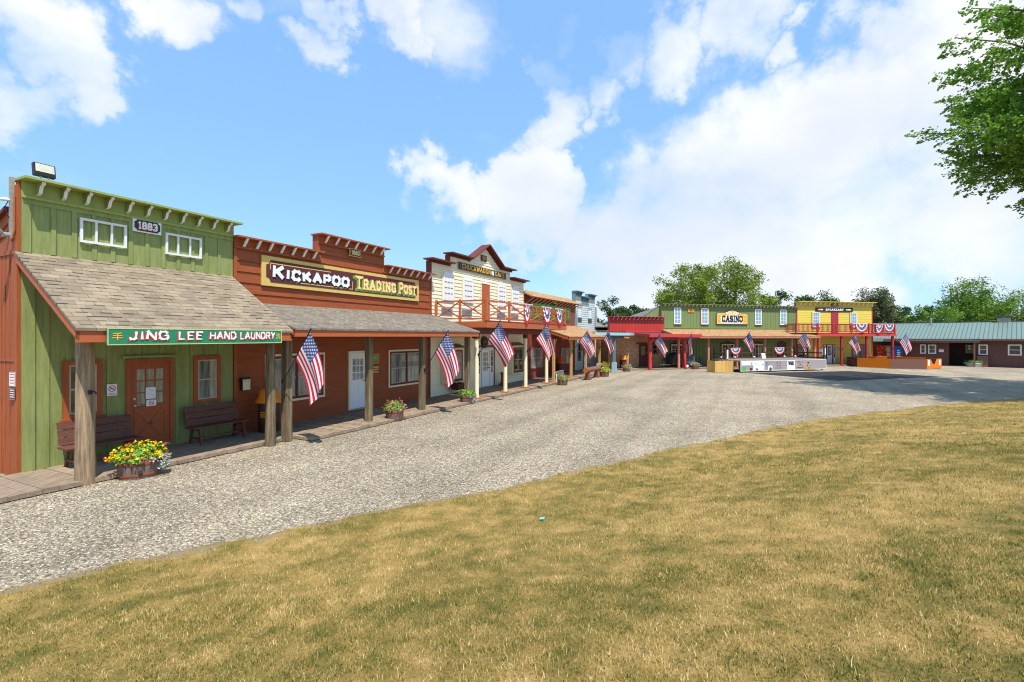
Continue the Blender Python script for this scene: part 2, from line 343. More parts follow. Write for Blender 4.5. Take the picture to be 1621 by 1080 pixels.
def window(par, ox, s0, s1, z0, z1, t, mcase, cw=.09, msash=SILVER, mgl=GL, cols=1, rows=2, proud=.045, ledge=False, units=1, label=None, mun=.022):
    mb = MB(ox); a = t; b = t+proud
    mb.B(s0, s0+cw, a, b, z0, z1, mcase); mb.B(s1-cw, s1, a, b, z0, z1, mcase)
    mb.B(s0+cw, s1-cw, a, b-.003, z1-cw, z1, mcase); mb.B(s0+cw, s1-cw, a, b-.003, z0, z0+cw, mcase)
    if ledge: mb.B(s0-.04, s1+.04, a, b+.05, z0-.03, z0-.001, mcase)
    w = mb.build('window', par)
    if label: w['label'] = label
    uw = (s1-s0-2*cw)/units
    for u in range(units):
        x0 = s0+cw+uw*u; x1 = x0+uw; q = .03; mb = MB(ox)
        if units > 1 and u: mb.B(x0-.04, x0+.04, a, b-.006, z0+cw, z1-cw, mcase)
        zz0 = z0+cw; zz1 = z1-cw; c = t+.012; d = t+.028
        mb.B(x0, x0+q+.01, c, d, zz0, zz1, msash); mb.B(x1-q-.01, x1, c, d, zz0, zz1, msash)
        mb.B(x0+q, x1-q, c, d-.001, zz0, zz0+q, msash); mb.B(x0+q, x1-q, c, d-.001, zz1-q, zz1, msash)
        for i in range(1, cols):
            x = x0+(x1-x0)*i/cols; mb.B(x-mun/2, x+mun/2, c, d-.003, zz0+q, zz1-q, msash)
        for j in range(1, rows):
            z = zz0+(zz1-zz0)*j/rows; mb.B(x0+q, x1-q, c, d-.002 if rows > 2 else d+.004, z-mun/2-(.008 if rows == 2 else 0), z+mun/2+(.008 if rows == 2 else 0), msash)
        mb.build('sash', w)
        mb = MB(ox); mb.B(x0+.005, x1-.005, t+.001, t+.014, zz0+.002, zz1-.002, mgl); mb.build('pane', w)
    return w
def door(par, ox, s0, s1, z0, z1, t, mfr, mleaf, glz=None, cols=3, rows=3, cross=False, mgl=GL, handle='right', hmat=None, cw=.08, panels=False, mun=None):
    mb = MB(ox)
    for a_, b_ in ((s0, s0+cw), (s1-cw, s1)): mb.B(a_, b_, t, t+.06, z0, z1, mfr)
    mb.B(s0+cw, s1-cw, t, t+.057, z1-cw, z1, mfr); mb.B(s0+cw, s1-cw, t, t+.05, z0-.02, z0+.03, SILVER)
    mb.build('door_frame', par)
    x0 = s0+cw+.004; x1 = s1-cw-.004; za = z0+.035; zb = z1-cw-.004; c = t+.004; d = t+.035; mun = mun or mleaf
    mb = MB(ox); g0, g1 = glz if glz else (.55, .93); gz0 = za+(zb-za)*g0; gz1 = za+(zb-za)*g1; st = .13*(x1-x0)/.85
    mb.B(x0, x0+st, c, d, za, zb, mleaf); mb.B(x1-st, x1, c, d, za, zb, mleaf); mb.B(x0+st, x1-st, c, d-.002, gz1, zb, mleaf); mb.B(x0+st, x1-st, c, d-.002, za, gz0, mleaf)
    for i in range(1, cols): x = x0+st+(x1-x0-2*st)*i/cols; mb.B(x-.014, x+.014, c, d-.004, gz0, gz1, mun)
    for j in range(1, rows): z = gz0+(gz1-gz0)*j/rows; mb.B(x0+st, x1-st, c, d-.006, z-.014, z+.014, mun)
    if cross:
        y0 = za+.18; y1 = gz0-.12; xa = x0+st; xb = x1-st
        for p, q in (((xa, y0), (xb, y1)), ((xa, y1), (xb, y0))): mb.bar((p[0], -(d+.004), p[1]), (q[0], -(d+.004), q[1]), .018, .085, mleaf)
        mb.B(xa-.06, xb+.06, d, d+.012, y1, y1+.07, mleaf); mb.B(xa-.06, xb+.06, d, d+.012, y0-.07, y0, mleaf)
        mb.B(xa-.06, xa, d, d+.0125, y0, y1, mleaf); mb.B(xb, xb+.06, d, d+.0125, y0, y1, mleaf)
    if panels:
        for k in (0, 1):
            xa = x0+st+(x1-x0-2*st)*(.04+.52*k); xb = xa+(x1-x0-2*st)*.44
            for e in ((xa, xb, gz0-.22, gz0-.20), (xa, xb, za+.16, za+.18), (xa, xa+.02, za+.18, gz0-.22), (xb-.02, xb, za+.18, gz0-.22)): mb.B(e[0], e[1], d-.003, d+.008, e[2], e[3], mleaf)
    dr = mb.build('door', par)
    mb = MB(ox); mb.B(x0+st, x1-st, c, d-.016, gz0, gz1, mgl); mb.build('pane', dr)
    hx = x0+.07 if handle == 'left' else x1-.07
    mb = MB(ox); mb.cyl((hx, -d, z0+1.0), (hx, -d-.05, z0+1.0), .028, .024, hmat or GREYM, 10); mb.cyl((hx, -d-.045, z0+1.0), (hx+(.11 if handle == 'left' else -.11), -d-.045, z0+1.0), .011, .011, hmat or GREYM, 8)
    mb.build('handle', dr)
    mb = MB(ox); mb.cyl((hx, -d, z0+1.15), (hx, -d-.02, z0+1.15), .028, .028, hmat or GREYM, 10); mb.build('deadbolt', dr)
    return dr
def post(par, ox, s, t, z0, z1, w, m, rnd=False, w1=None, name='post', rough=0., n=14):
    mb = MB(ox)
    if rnd: mb.cyl((s, -t, z0), (s, -t, z1), w, w1 or w, m, n, rough=rough, segs=8 if rough else 1)
    else: mb.B(s-w/2, s+w/2, t-w/2, t+w/2, z0, z1, m)
    return mb.build(name, par, bevel=0 if rnd else .012)

# ------------------------------------------------------------ lettering
GLY = {
'A': (.8, [[(0,0),(.4,1),(.8,0)],[(.17,.35),(.63,.35)]]), 'B': (.65, [[(0,0),(0,1),(.45,1),(.62,.85),(.62,.65),(.45,.52),(0,.52)],[(.45,.52),(.65,.38),(.65,.14),(.48,0),(0,0)]]),
'C': (.7, [[(.7,.80),(.55,1),(.16,1),(0,.8),(0,.2),(.16,0),(.55,0),(.7,.20)]]), 'D': (.7, [[(0,0),(0,1),(.45,1),(.7,.75),(.7,.25),(.45,0),(0,0)]]),
'E': (.58, [[(.58,1),(0,1),(0,0),(.58,0)],[(0,.52),(.46,.52)]]), 'F': (.58, [[(.58,1),(0,1),(0,0)],[(0,.52),(.46,.52)]]),
'G': (.74, [[(.7,.76),(.55,1),(.16,1),(0,.8),(0,.2),(.16,0),(.6,0),(.72,.16),(.72,.46),(.42,.46)]]), 'H': (.7, [[(0,0),(0,1)],[(.7,0),(.7,1)],[(0,.5),(.7,.5)]]),
'I': (.2, [[(.1,0),(.1,1)]]), 'J': (.55, [[(.5,1),(.5,.2),(.36,0),(.12,0),(0,.2)]]), 'K': (.68, [[(0,0),(0,1)],[(.66,1),(.06,.42)],[(.2,.55),(.68,0)]]),
'L': (.56, [[(0,1),(0,0),(.56,0)]]), 'M': (.9, [[(0,0),(0,1),(.45,.3),(.9,1),(.9,0)]]), 'N': (.7, [[(0,0),(0,1),(.7,0),(.7,1)]]),
'O': (.74, [[(.17,0),(.57,0),(.74,.22),(.74,.78),(.57,1),(.17,1),(0,.78),(0,.22),(.17,0)]]), 'P': (.65, [[(0,0),(0,1),(.46,1),(.65,.84),(.65,.6),(.46,.44),(0,.44)]]),
'R': (.68, [[(0,0),(0,1),(.46,1),(.65,.84),(.65,.62),(.46,.48),(0,.48)],[(.36,.48),(.68,0)]]), 'S': (.62, [[(.6,.8),(.46,1),(.14,1),(0,.84),(0,.66),(.14,.54),(.48,.46),(.62,.32),(.62,.14),(.48,0),(.14,0),(0,.2)]]),
'T': (.7, [[(0,1),(.7,1)],[(.35,1),(.35,0)]]), 'U': (.7, [[(0,1),(0,.2),(.16,0),(.54,0),(.7,.2),(.7,1)]]), 'W': (1., [[(0,1),(.24,0),(.5,.8),(.76,0),(1,1)]]),
'Y': (.72, [[(0,1),(.36,.48),(.72,1)],[(.36,.48),(.36,0)]]), 'V': (.72, [[(0,1),(.36,0),(.72,1)]]), 'Z': (.62, [[(0,1),(.62,1),(0,0),(.62,0)]]),
'0': (.62, [[(.15,0),(.47,0),(.62,.2),(.62,.8),(.47,1),(.15,1),(0,.8),(0,.2),(.15,0)]]), '1': (.3, [[(0,.8),(.17,1),(.17,0)]]), '3': (.6, [[(0,.85),(.14,1),(.46,1),(.6,.85),(.6,.64),(.44,.52),(.2,.52)],[(.44,.52),(.6,.38),(.6,.15),(.46,0),(.14,0),(0,.16)]]),
'7': (.6, [[(0,1),(.6,1),(.2,0)]]), '8': (.62, [[(.16,.52),(.04,.66),(.04,.86),(.17,1),(.45,1),(.58,.86),(.58,.66),(.46,.52),(.16,.52),(0,.36),(0,.14),(.15,0),(.47,0),(.62,.14),(.62,.36),(.46,.52)]]),
'9': (.6, [[(0,.14),(.14,0),(.44,0),(.6,.2),(.6,.84),(.46,1),(.14,1),(0,.84),(0,.6),(.14,.46),(.46,.46),(.6,.6)]]), '2': (.6, [[(0,.82),(.14,1),(.46,1),(.6,.84),(.6,.64),(0,0),(.6,0)]]),
'6': (.6, [[(.58,.86),(.44,1),(.14,1),(0,.8),(0,.16),(.14,0),(.46,0),(.6,.16),(.6,.4),(.46,.54),(.14,.54),(0,.4)]]), '5': (.6, [[(.58,1),(.04,1),(.02,.56),(.44,.58),(.6,.42),(.6,.16),(.45,0),(.14,0),(0,.14)]]),
'4': (.64, [[(.48,0),(.48,1),(0,.32),(.64,.32)]]), '&': (.7, [[(.7,0),(.14,.76),(.2,1),(.42,1),(.5,.78),(0,.3),(.06,.08),(.22,0),(.46,.04),(.7,.36)]]), '-': (.4, [[(0,.5),(.4,.5)]]), "'": (.1, [[(.05,1),(.05,.78)]]), '.': (.1, [[(.05,0),(.05,.06)]]), '!': (.1, [[(.05,1),(.05,.3)], [(.05,0),(.05,.07)]]),
}
def letters(mb, text, x0, x1, z0, z1, y, m, w=.17, style='plain', gap=.28, dx=0., dz=0., grow=0., jitter=0., caps=1., depth=.006, seed=3):
    """Cut-out letters made of straight strokes, fitted to a box. y = plane they stand on (front is -y)."""
    rr = random.Random(seed); h = z1-z0; tot = 0; lay = []
    for ch in text:
        if ch == ' ': tot += .42; continue
        k = caps if ch.islower() else 1.; g = GLY[ch.upper()]; lay.append((tot, k, g)); tot += g[0]*k+w+gap*.6
    tot -= gap*.6; sx = (x1-x0)/tot; cnt = 0
    for off, k, (gw, strokes) in lay:
        ang = rr.uniform(-jitter, jitter); ca, sa = math.cos(ang), math.sin(ang); sh = rr.uniform(-jitter, jitter)*.12
        def T(p):
            ux = (p[0]*k+w/2); uz = p[1]*(k-w)+w/2; cx = gw*k/2+w/2; cz = k/2
            a = cx+(ux-cx)*ca-(uz-cz)*sa; b = cz+(ux-cx)*sa+(uz-cz)*ca+sh
            return (x0+(off+a)*sx+dx, z0+b*h+dz)
        wv = w*h+grow; wh = w*sx+grow
        for st in strokes:
            P = [T(p) for p in st]
            for i, (p, q) in enumerate(zip(P, P[1:])):
                d = Vector((q[0]-p[0], q[1]-p[1])); ln = d.length
                if ln < 1e-6: continue
                d /= ln; nrm = Vector((-d.y, d.x)); ww = abs(d.y)*wh+abs(d.x)*wv; e = (abs(d.x)*wh+abs(d.y)*wv)*.5
                a0 = a1 = ww/2
                if style == 'brush': a0 *= 1.35; a1 *= .62
                if style == 'brush': e *= .9
                # square ends keep the corners filled
                closed = st[0] == st[-1]; ea = e if (i > 0 or closed) else e*.35; eb = e if (i < len(P)-2 or closed) else e*.35
                pa = Vector(p)-d*ea*.72; pb = Vector(q)+d*eb*.72
                cnt += 1; yy = y-depth-cnt*.00012
                f = [pa-nrm*a0, pb-nrm*a1, pb+nrm*a1, pa+nrm*a0]
                fr = [(c[0], yy, c[1]) for c in f]; bk = [(c[0], y, c[1]) for c in f]
                mb.mesh(fr+bk, [(0,1,2,3),(0,4,5,1),(1,5,6,2),(2,6,7,3),(3,7,4,0)], m)
            if style == 'slab':
                for p, e in ((st[0], P[0]), (st[-1], P[-1])):
                    if p[1] in (0, 1) and st[0] != st[-1]:
                        cnt += 1; yy = y-depth-cnt*.00012; hw = wh*1.15; hh = wv*.36; zc = e[1]+(-wv*.2 if p[1] == 0 else wv*.2)
                        fr = [(e[0]-hw, yy, zc-hh), (e[0]+hw, yy, zc-hh), (e[0]+hw, yy, zc+hh), (e[0]-hw, yy, zc+hh)]; bk = [(c[0], y, c[2]) for c in fr]
                        mb.mesh(fr+bk, [(0,1,2,3),(0,4,5,1),(1,5,6,2),(2,6,7,3),(3,7,4,0)], m)
def fontmesh(mb, text, x0, x1, z0, z1, y, m, bold=.0):
    """Text in Blender's own built-in face, as geometry."""
    cu = bpy.data.curves.new('t', 'FONT'); cu.body = text; cu.size = 1; cu.offset = bold; cu.fill_mode = 'FRONT'; o = bpy.data.objects.new('t', cu); C.objects.link(o)
    bpy.context.view_layer.update(); me = o.to_mesh(); vs = [v.co.copy() for v in me.vertices]; fs = [tuple(p.vertices) for p in me.polygons]; o.to_mesh_clear()
    if vs:
        ax = min(v.x for v in vs); bx = max(v.x for v in vs); az = min(v.y for v in vs); bz = max(v.y for v in vs)
        mb.mesh([(x0+(v.x-ax)/(bx-ax)*(x1-x0), y-.003, z0+(v.y-az)/(bz-az)*(z1-z0)) for v in vs], fs, m)
    bpy.data.objects.remove(o); bpy.data.curves.remove(cu)
def frame_rect(mb, x0, x1, z0, z1, w, ya, yb, m):
    mb.box(x0, x1, ya, yb, z0, z0+w, m); mb.box(x0, x1, ya, yb, z1-w, z1, m); mb.box(x0, x0+w, ya-.0004, yb, z0+w, z1-w, m); mb.box(x1-w, x1, ya-.0004, yb, z0+w, z1-w, m)
def chamf(x0, x1, z0, z1, c): return [(x0+c, z0), (x1-c, z0), (x1, z0+c), (x1, z1-c), (x1-c, z1), (x0+c, z1), (x0, z1-c), (x0, z0+c)]
def notched(x0, x1, z0, z1, c, n=5):
    out = []
    for (cx, cz, a0) in ((x1, z0, 180), (x1, z1, 270), (x0, z1, 0), (x0, z0, 90)):
        pts = [(cx+c*math.cos(R(a0-90*i/n)), cz+c*math.sin(R(a0-90*i/n))) for i in range(n+1)]
        out += pts
    return out
def star(mb, cx, cz, r, y, m, n=5):
    p = [(cx+(r if i % 2 == 0 else r*.42)*math.sin(math.pi*i/n), cz+(r if i % 2 == 0 else r*.42)*math.cos(math.pi*i/n)) for i in range(2*n)]
    mb.ext(p[::-1], -y, -y+.004, m)

# ------------------------------------------------------------ ground, lot, hill, boardwalks
def sheet(name, pts, z, m, kind='structure', th=0):
    mb = MB(); mb.poly([(x, y, z) for x, y in pts], m); o = mb.build(name); o['kind'] = kind; return o
def ground_mats():
    m = bpy.data.materials.new('gravel'); m.use_nodes = True; nt = m.node_tree; L = nt.links.new; b = nt.nodes['Principled BSDF']; b.inputs['Roughness'].default_value = .92; b.inputs['Specular IOR Level'].default_value = .2
    tc = nn(nt, 'ShaderNodeTexCoord'); O = tc.outputs['Object']
    v = nn(nt, 'ShaderNodeTexVoronoi', i_Scale=38.); v.inputs['Randomness'].default_value = 1; L(O, v.inputs['Vector'])
    v2 = nn(nt, 'ShaderNodeTexVoronoi', i_Scale=90.); L(O, v2.inputs['Vector'])
    sx = nn(nt, 'ShaderNodeSeparateColor'); L(v.outputs['Color'], sx.inputs[0]); sx2 = nn(nt, 'ShaderNodeSeparateColor'); L(v2.outputs['Color'], sx2.inputs[0])
    r = ramp(nt, sx.outputs[0], [(0, hexc('#51483c')), (.25, hexc('#7d7261')), (.5, hexc('#a2937a')), (.8, hexc('#c1b196')), (1, hexc('#f2e8d4'))])
    r2 = ramp(nt, sx2.outputs[0], [(0, hexc('#6c6251')), (.6, hexc('#9b8d76')), (1, hexc('#cebda2'))])
    mx = nn(nt, 'ShaderNodeMix', data_type='RGBA'); mx.inputs[0].default_value = .30; L(r.outputs[0], mx.inputs[6]); L(r2.outputs[0], mx.inputs[7])
    n = nn(nt, 'ShaderNodeTexNoise', i_Scale=.35, i_Detail=7., i_Roughness=.65); L(O, n.inputs['Vector']); rn = ramp(nt, n.outputs[0], [(.34, (.76, .75, .74)), (.5, (.95, .945, .93)), (.66, (1.08, 1.07, 1.03))])
    m1 = nn(nt, 'ShaderNodeMix', data_type='RGBA', blend_type='MULTIPLY'); m1.inputs[0].default_value = 1; L(mx.outputs[2], m1.inputs[6]); L(rn.outputs[0], m1.inputs[7])
    # faint wheel tracks along the street
    d1 = nn(nt, 'ShaderNodeVectorMath', operation='DOT_PRODUCT'); L(O, d1.inputs[0]); d1.inputs[1].default_value = (.4472*.05, .8944*.05, 0)
    d2 = nn(nt, 'ShaderNodeVectorMath', operation='DOT_PRODUCT'); L(O, d2.inputs[0]); d2.inputs[1].default_value = (.8944*.95, -.4472*.95, 0)
    mp = nn(nt, 'ShaderNodeCombineXYZ'); L(d1.outputs['Value'], mp.inputs[0]); L(d2.outputs['Value'], mp.inputs[1])
    n2 = nn(nt, 'ShaderNodeTexNoise', i_Scale=1., i_Detail=4.); L(mp.outputs[0], n2.inputs['Vector']); rt = ramp(nt, n2.outputs[0], [(.36, (.80, .79, .78)), (.55, (1.04, 1.03, 1.02))])
    m2 = nn(nt, 'ShaderNodeMix', data_type='RGBA', blend_type='MULTIPLY'); m2.inputs[0].default_value = .8; L(m1.outputs[2], m2.inputs[6]); L(rt.outputs[0], m2.inputs[7]); L(m2.outputs[2], b.inputs['Base Color'])
    bp = nn(nt, 'ShaderNodeBump'); bp.inputs['Strength'].default_value = .85; bp.inputs['Distance'].default_value = .02; L(v.outputs['Distance'], bp.inputs['Height']); bp.invert = True
    bp2 = nn(nt, 'ShaderNodeBump'); bp2.inputs['Strength'].default_value = .5; bp2.inputs['Distance'].default_value = .012; L(v2.outputs['Distance'], bp2.inputs['Height']); bp2.invert = True; L(bp.outputs[0], bp2.inputs['Normal']); L(bp2.outputs[0], b.inputs['Normal'])
    MATS['gravel'] = m
    # turf under the blades and the blades themselves share the same patches of straw and green
    for nm, blade in (('turf', 0), ('grass_blades', 1)):
        m = bpy.data.materials.new(nm); m.use_nodes = True; nt = m.node_tree; L = nt.links.new; b = nt.nodes['Principled BSDF']; b.inputs['Roughness'].default_value = .8; b.inputs['Specular IOR Level'].default_value = .15
        tc = nn(nt, 'ShaderNodeTexCoord'); O = tc.outputs['Object']
        n = nn(nt, 'ShaderNodeTexNoise', i_Scale=.55, i_Detail=9., i_Roughness=.68); n.inputs['Distortion'].default_value = .6; L(O, n.inputs['Vector'])
        n3 = nn(nt, 'ShaderNodeTexNoise', i_Scale=3.2, i_Detail=5., i_Roughness=.6); L(O, n3.inputs['Vector'])
        a = nn(nt, 'ShaderNodeMath', operation='MULTIPLY'); L(n.outputs[0], a.inputs[0]); a.inputs[1].default_value = .55
        a1 = nn(nt, 'ShaderNodeMath', operation='MULTIPLY_ADD'); L(n3.outputs[0], a1.inputs[0]); a1.inputs[1].default_value = .45; L(a.outputs[0], a1.inputs[2]); src = a1.outputs[0]
        if blade:
            at = nn(nt, 'ShaderNodeAttribute', attribute_name='tone'); a2 = nn(nt, 'ShaderNodeMath', operation='ADD'); L(src, a2.inputs[0]); L(at.outputs['Fac'], a2.inputs[1]); src = a2.outputs[0]
            r = ramp(nt, src, [(.27, hexc('#4d6129')), (.40, hexc('#7d8039')), (.485, hexc('#a5944e')), (.56, hexc('#c6aa66')), (.71, hexc('#e8d39c'))])
            L(r.outputs[0], b.inputs['Base Color']); t = nn(nt, 'ShaderNodeBsdfTranslucent'); L(r.outputs[0], t.inputs[0]); mx = nn(nt, 'ShaderNodeMixShader'); mx.inputs[0].default_value = .3
            L(b.outputs[0], mx.inputs[1]); L(t.outputs[0], mx.inputs[2]); L(mx.outputs[0], nt.nodes['Material Output'].inputs[0])
        else:
            n4 = nn(nt, 'ShaderNodeTexNoise', i_Scale=38., i_Detail=6., i_Roughness=.75); L(O, n4.inputs['Vector'])
            a2 = nn(nt, 'ShaderNodeMath', operation='MULTIPLY_ADD'); L(n4.outputs[0], a2.inputs[0]); a2.inputs[1].default_value = .45; a3 = nn(nt, 'ShaderNodeMath', operation='ADD'); L(src, a3.inputs[0]); a3.inputs[1].default_value = -.225; L(a3.outputs[0], a2.inputs[2])
            r = ramp(nt, a2.outputs[0], [(.27, hexc('#454a1e')), (.42, hexc('#736732')), (.50, hexc('#907841')), (.60, hexc('#ae8d53')), (.76, hexc('#c2a370'))]); L(r.outputs[0], b.inputs['Base Color'])
            # bare dirt where the slope meets the gravel
            at = nn(nt, 'ShaderNodeAttribute', attribute_name='edge'); mx = nn(nt, 'ShaderNodeMix', data_type='RGBA'); n5 = nn(nt, 'ShaderNodeTexNoise', i_Scale=2.5, i_Detail=6.); L(O, n5.inputs['Vector'])
            ad = nn(nt, 'ShaderNodeMath', operation='ADD'); L(at.outputs['Fac'], ad.inputs[0]); L(n5.outputs[0], ad.inputs[1]); rr = ramp(nt, ad.outputs[0], [(.95, (0, 0, 0)), (1.15, (1, 1, 1))])
            L(rr.outputs[0], mx.inputs[0]); L(r.outputs[0], mx.inputs[6]); mx.inputs[7].default_value = (*hexc('#93805f'), 1); L(mx.outputs[2], b.inputs['Base Color'])
            bp = nn(nt, 'ShaderNodeBump'); bp.inputs['Strength'].default_value = .8; bp.inputs['Distance'].default_value = .03; L(n4.outputs[0], bp.inputs['Height']); L(bp.outputs[0], b.inputs['Normal'])
        MATS[nm] = m
ground_mats()
EDGE = [(-30,-6),(-14,1.6),(-9,3.9),(-5.58,5.38),(-4.96,5.84),(-4.14,6.40),(-2.55,7.45),(-.12,9.09),(2.71,11.14),(5.64,13.4),(8.6,15.4),(11.3,17.1),(17.9,20.2),(22.5,21.9),(30,24.0),(45,26),(90,30)]
def edge_dist(px, py):
    """Signed distance to the gravel edge; positive on the grass side."""
    best = np.full(px.shape, 1e9); sgn = np.ones(px.shape)
    for (ax, ay), (bx, by) in zip(EDGE, EDGE[1:]):
        dx, dy = bx-ax, by-ay; l2 = dx*dx+dy*dy; t = np.clip(((px-ax)*dx+(py-ay)*dy)/l2, 0, 1)
        d = np.hypot(px-(ax+t*dx), py-(ay+t*dy)); cr = dx*(py-ay)-dy*(px-ax); u = d < best-1e-9
        best = np.where(u, d, best); sgn = np.where(u, np.where(cr < 0, 1., -1.), sgn)
    return best*sgn
def hill_z(px, py):
    d = edge_dist(px, py); w = .05*np.sin(px*1.7+py*.6)+.05*np.sin(px*.53-py*2.3+1)+.035*np.sin(px*5.1+py*4.2)+.02*np.sin(px*13-py*9); d = d+w
    t = np.clip(d/9., 0, 1); z = 1.18*(t*t*(3-2*t))*.75+1.18*t*.25+.012*np.maximum(0, d-9)
    z = z+.035*np.sin(px*.9+1.3)*np.sin(py*.8)*np.clip(d/3, 0, 1)
    return np.where(d > 0, z+.004, np.maximum(d*.2, -.12)), d
def build_ground():
    sheet('ground', [(-900,-900),(900,-900),(900,900),(-900,900)], -.16, paint('far_ground', hexc('#6f7a3c'), .9, .2, (.1, .1, .1)))
    sheet('gravel_lot', [(-40,-12),(120,10),(120,75),(20,110),(-60,110),(-60,0)], 0., MATS['gravel'])
    xs = np.arange(-16, 46, .22); ys = np.arange(-9, 30, .22); X, Y = np.meshgrid(xs, ys); Z, D = hill_z(X, Y); ny, nx = X.shape
    me = bpy.data.meshes.new('grass_slope'); co = np.stack([X, Y, Z], -1).reshape(-1, 3)
    i = np.arange(ny*nx).reshape(ny, nx); q = np.stack([i[:-1,:-1], i[:-1,1:], i[1:,1:], i[1:,:-1]], -1).reshape(-1, 4); keep = (D.reshape(-1)[q] > -.6).any(1); q = q[keep]
    me.from_pydata(co.tolist(), [], q.tolist()); me.materials.append(MATS['turf']); me.polygons.foreach_set('use_smooth', [True]*len(q))
    at = me.attributes.new('edge', 'FLOAT', 'POINT'); at.data.foreach_set('value', np.clip(1-D.reshape(-1)/.55, 0, 1)*.62)
    o = bpy.data.objects.new('grass_slope', me); C.objects.link(o); o['kind'] = 'structure'
    # hillside farther right and behind the camera, coarse
    asph = paint('black_asphalt', hexc('#262523'), .85, .15, (2, 2, 2), .4)
    sheet('asphalt_pad', [(17.8,37.1),(20.3,30.6),(29.4,33.7),(26.9,39.3)], .006, asph)
build_ground()
def boards(mb, F, s0, s1, t0, t1, z0, z1, pitch, seed=1, splits=None):
    rr = random.Random(seed); x = s0
    while x < s1:
        w = pitch*rr.uniform(.97, 1.03); a = rr.uniform(-.006, .006); e = rr.uniform(0, .04); pts = []
        for (s, t) in ((x, t0), (min(x+w-.006, s1), t0), (min(x+w-.006, s1), t1+e), (x, t1+e)): p = F.W(s, t); pts.append(p)
        vs = [(p[0], p[1], z0) for p in pts]+[(p[0], p[1], z1+a) for p in pts]
        mb.mesh(vs, [(0,1,2,3),(7,6,5,4),(0,4,5,1),(1,5,6,2),(2,6,7,3),(3,7,4,0)], DECK); x += w
def decks():
    for nm, F, segs, lab in (('boardwalk', ROW, [(.5, 9.2, -.0, 1.72), (9.2, 36.6, -.0, 2.36), (36.6, 42., -1.2, 2.6)], 'reddish brown plank boardwalk along the row of red and green storefronts'),
                             ('boardwalk', CAS, [(-5., 14.8, 0, 2.3)], 'low plank walk under the green gambling hall porch'), ('boardwalk', YLF, [(0, 9.4, 0, 2.3)], 'low plank walk under the yellow balcony')):
        mb = MB()
        for k, (a, b, t0, t1) in enumerate(segs): boards(mb, F, a, b, t0, t1, .02, .10, .22, seed=k+3)
        o = mb.build(nm); tag(o, lab); o['kind'] = 'structure'
decks()

# ------------------------------------------------------------ storefront row
def body(par, ox, s0, s1, ztop, m, depth=7., roofm=None, zr=None, t0=-.2, side=(True, True)):
    """The plain building behind a false front: side and back walls and a roof that falls to the rear."""
    mb = MB(ox); mb.B(s0, s0+.12, t0, -depth, 0, ztop, m); mb.B(s1-.12, s1, t0, -depth, 0, ztop, m); mb.B(s0+.12, s1-.12, -depth, -depth+.12, 0, ztop, m); mb.build('side_wall', par)
    mb = MB(ox); mb.exs([(t0, ztop+.3), (-depth-.3, ztop+.02), (-depth-.3, ztop-.06), (t0, ztop+.2)], s0-.05, s1+.05, roofm or ROOFG); mb.build('roof', par)

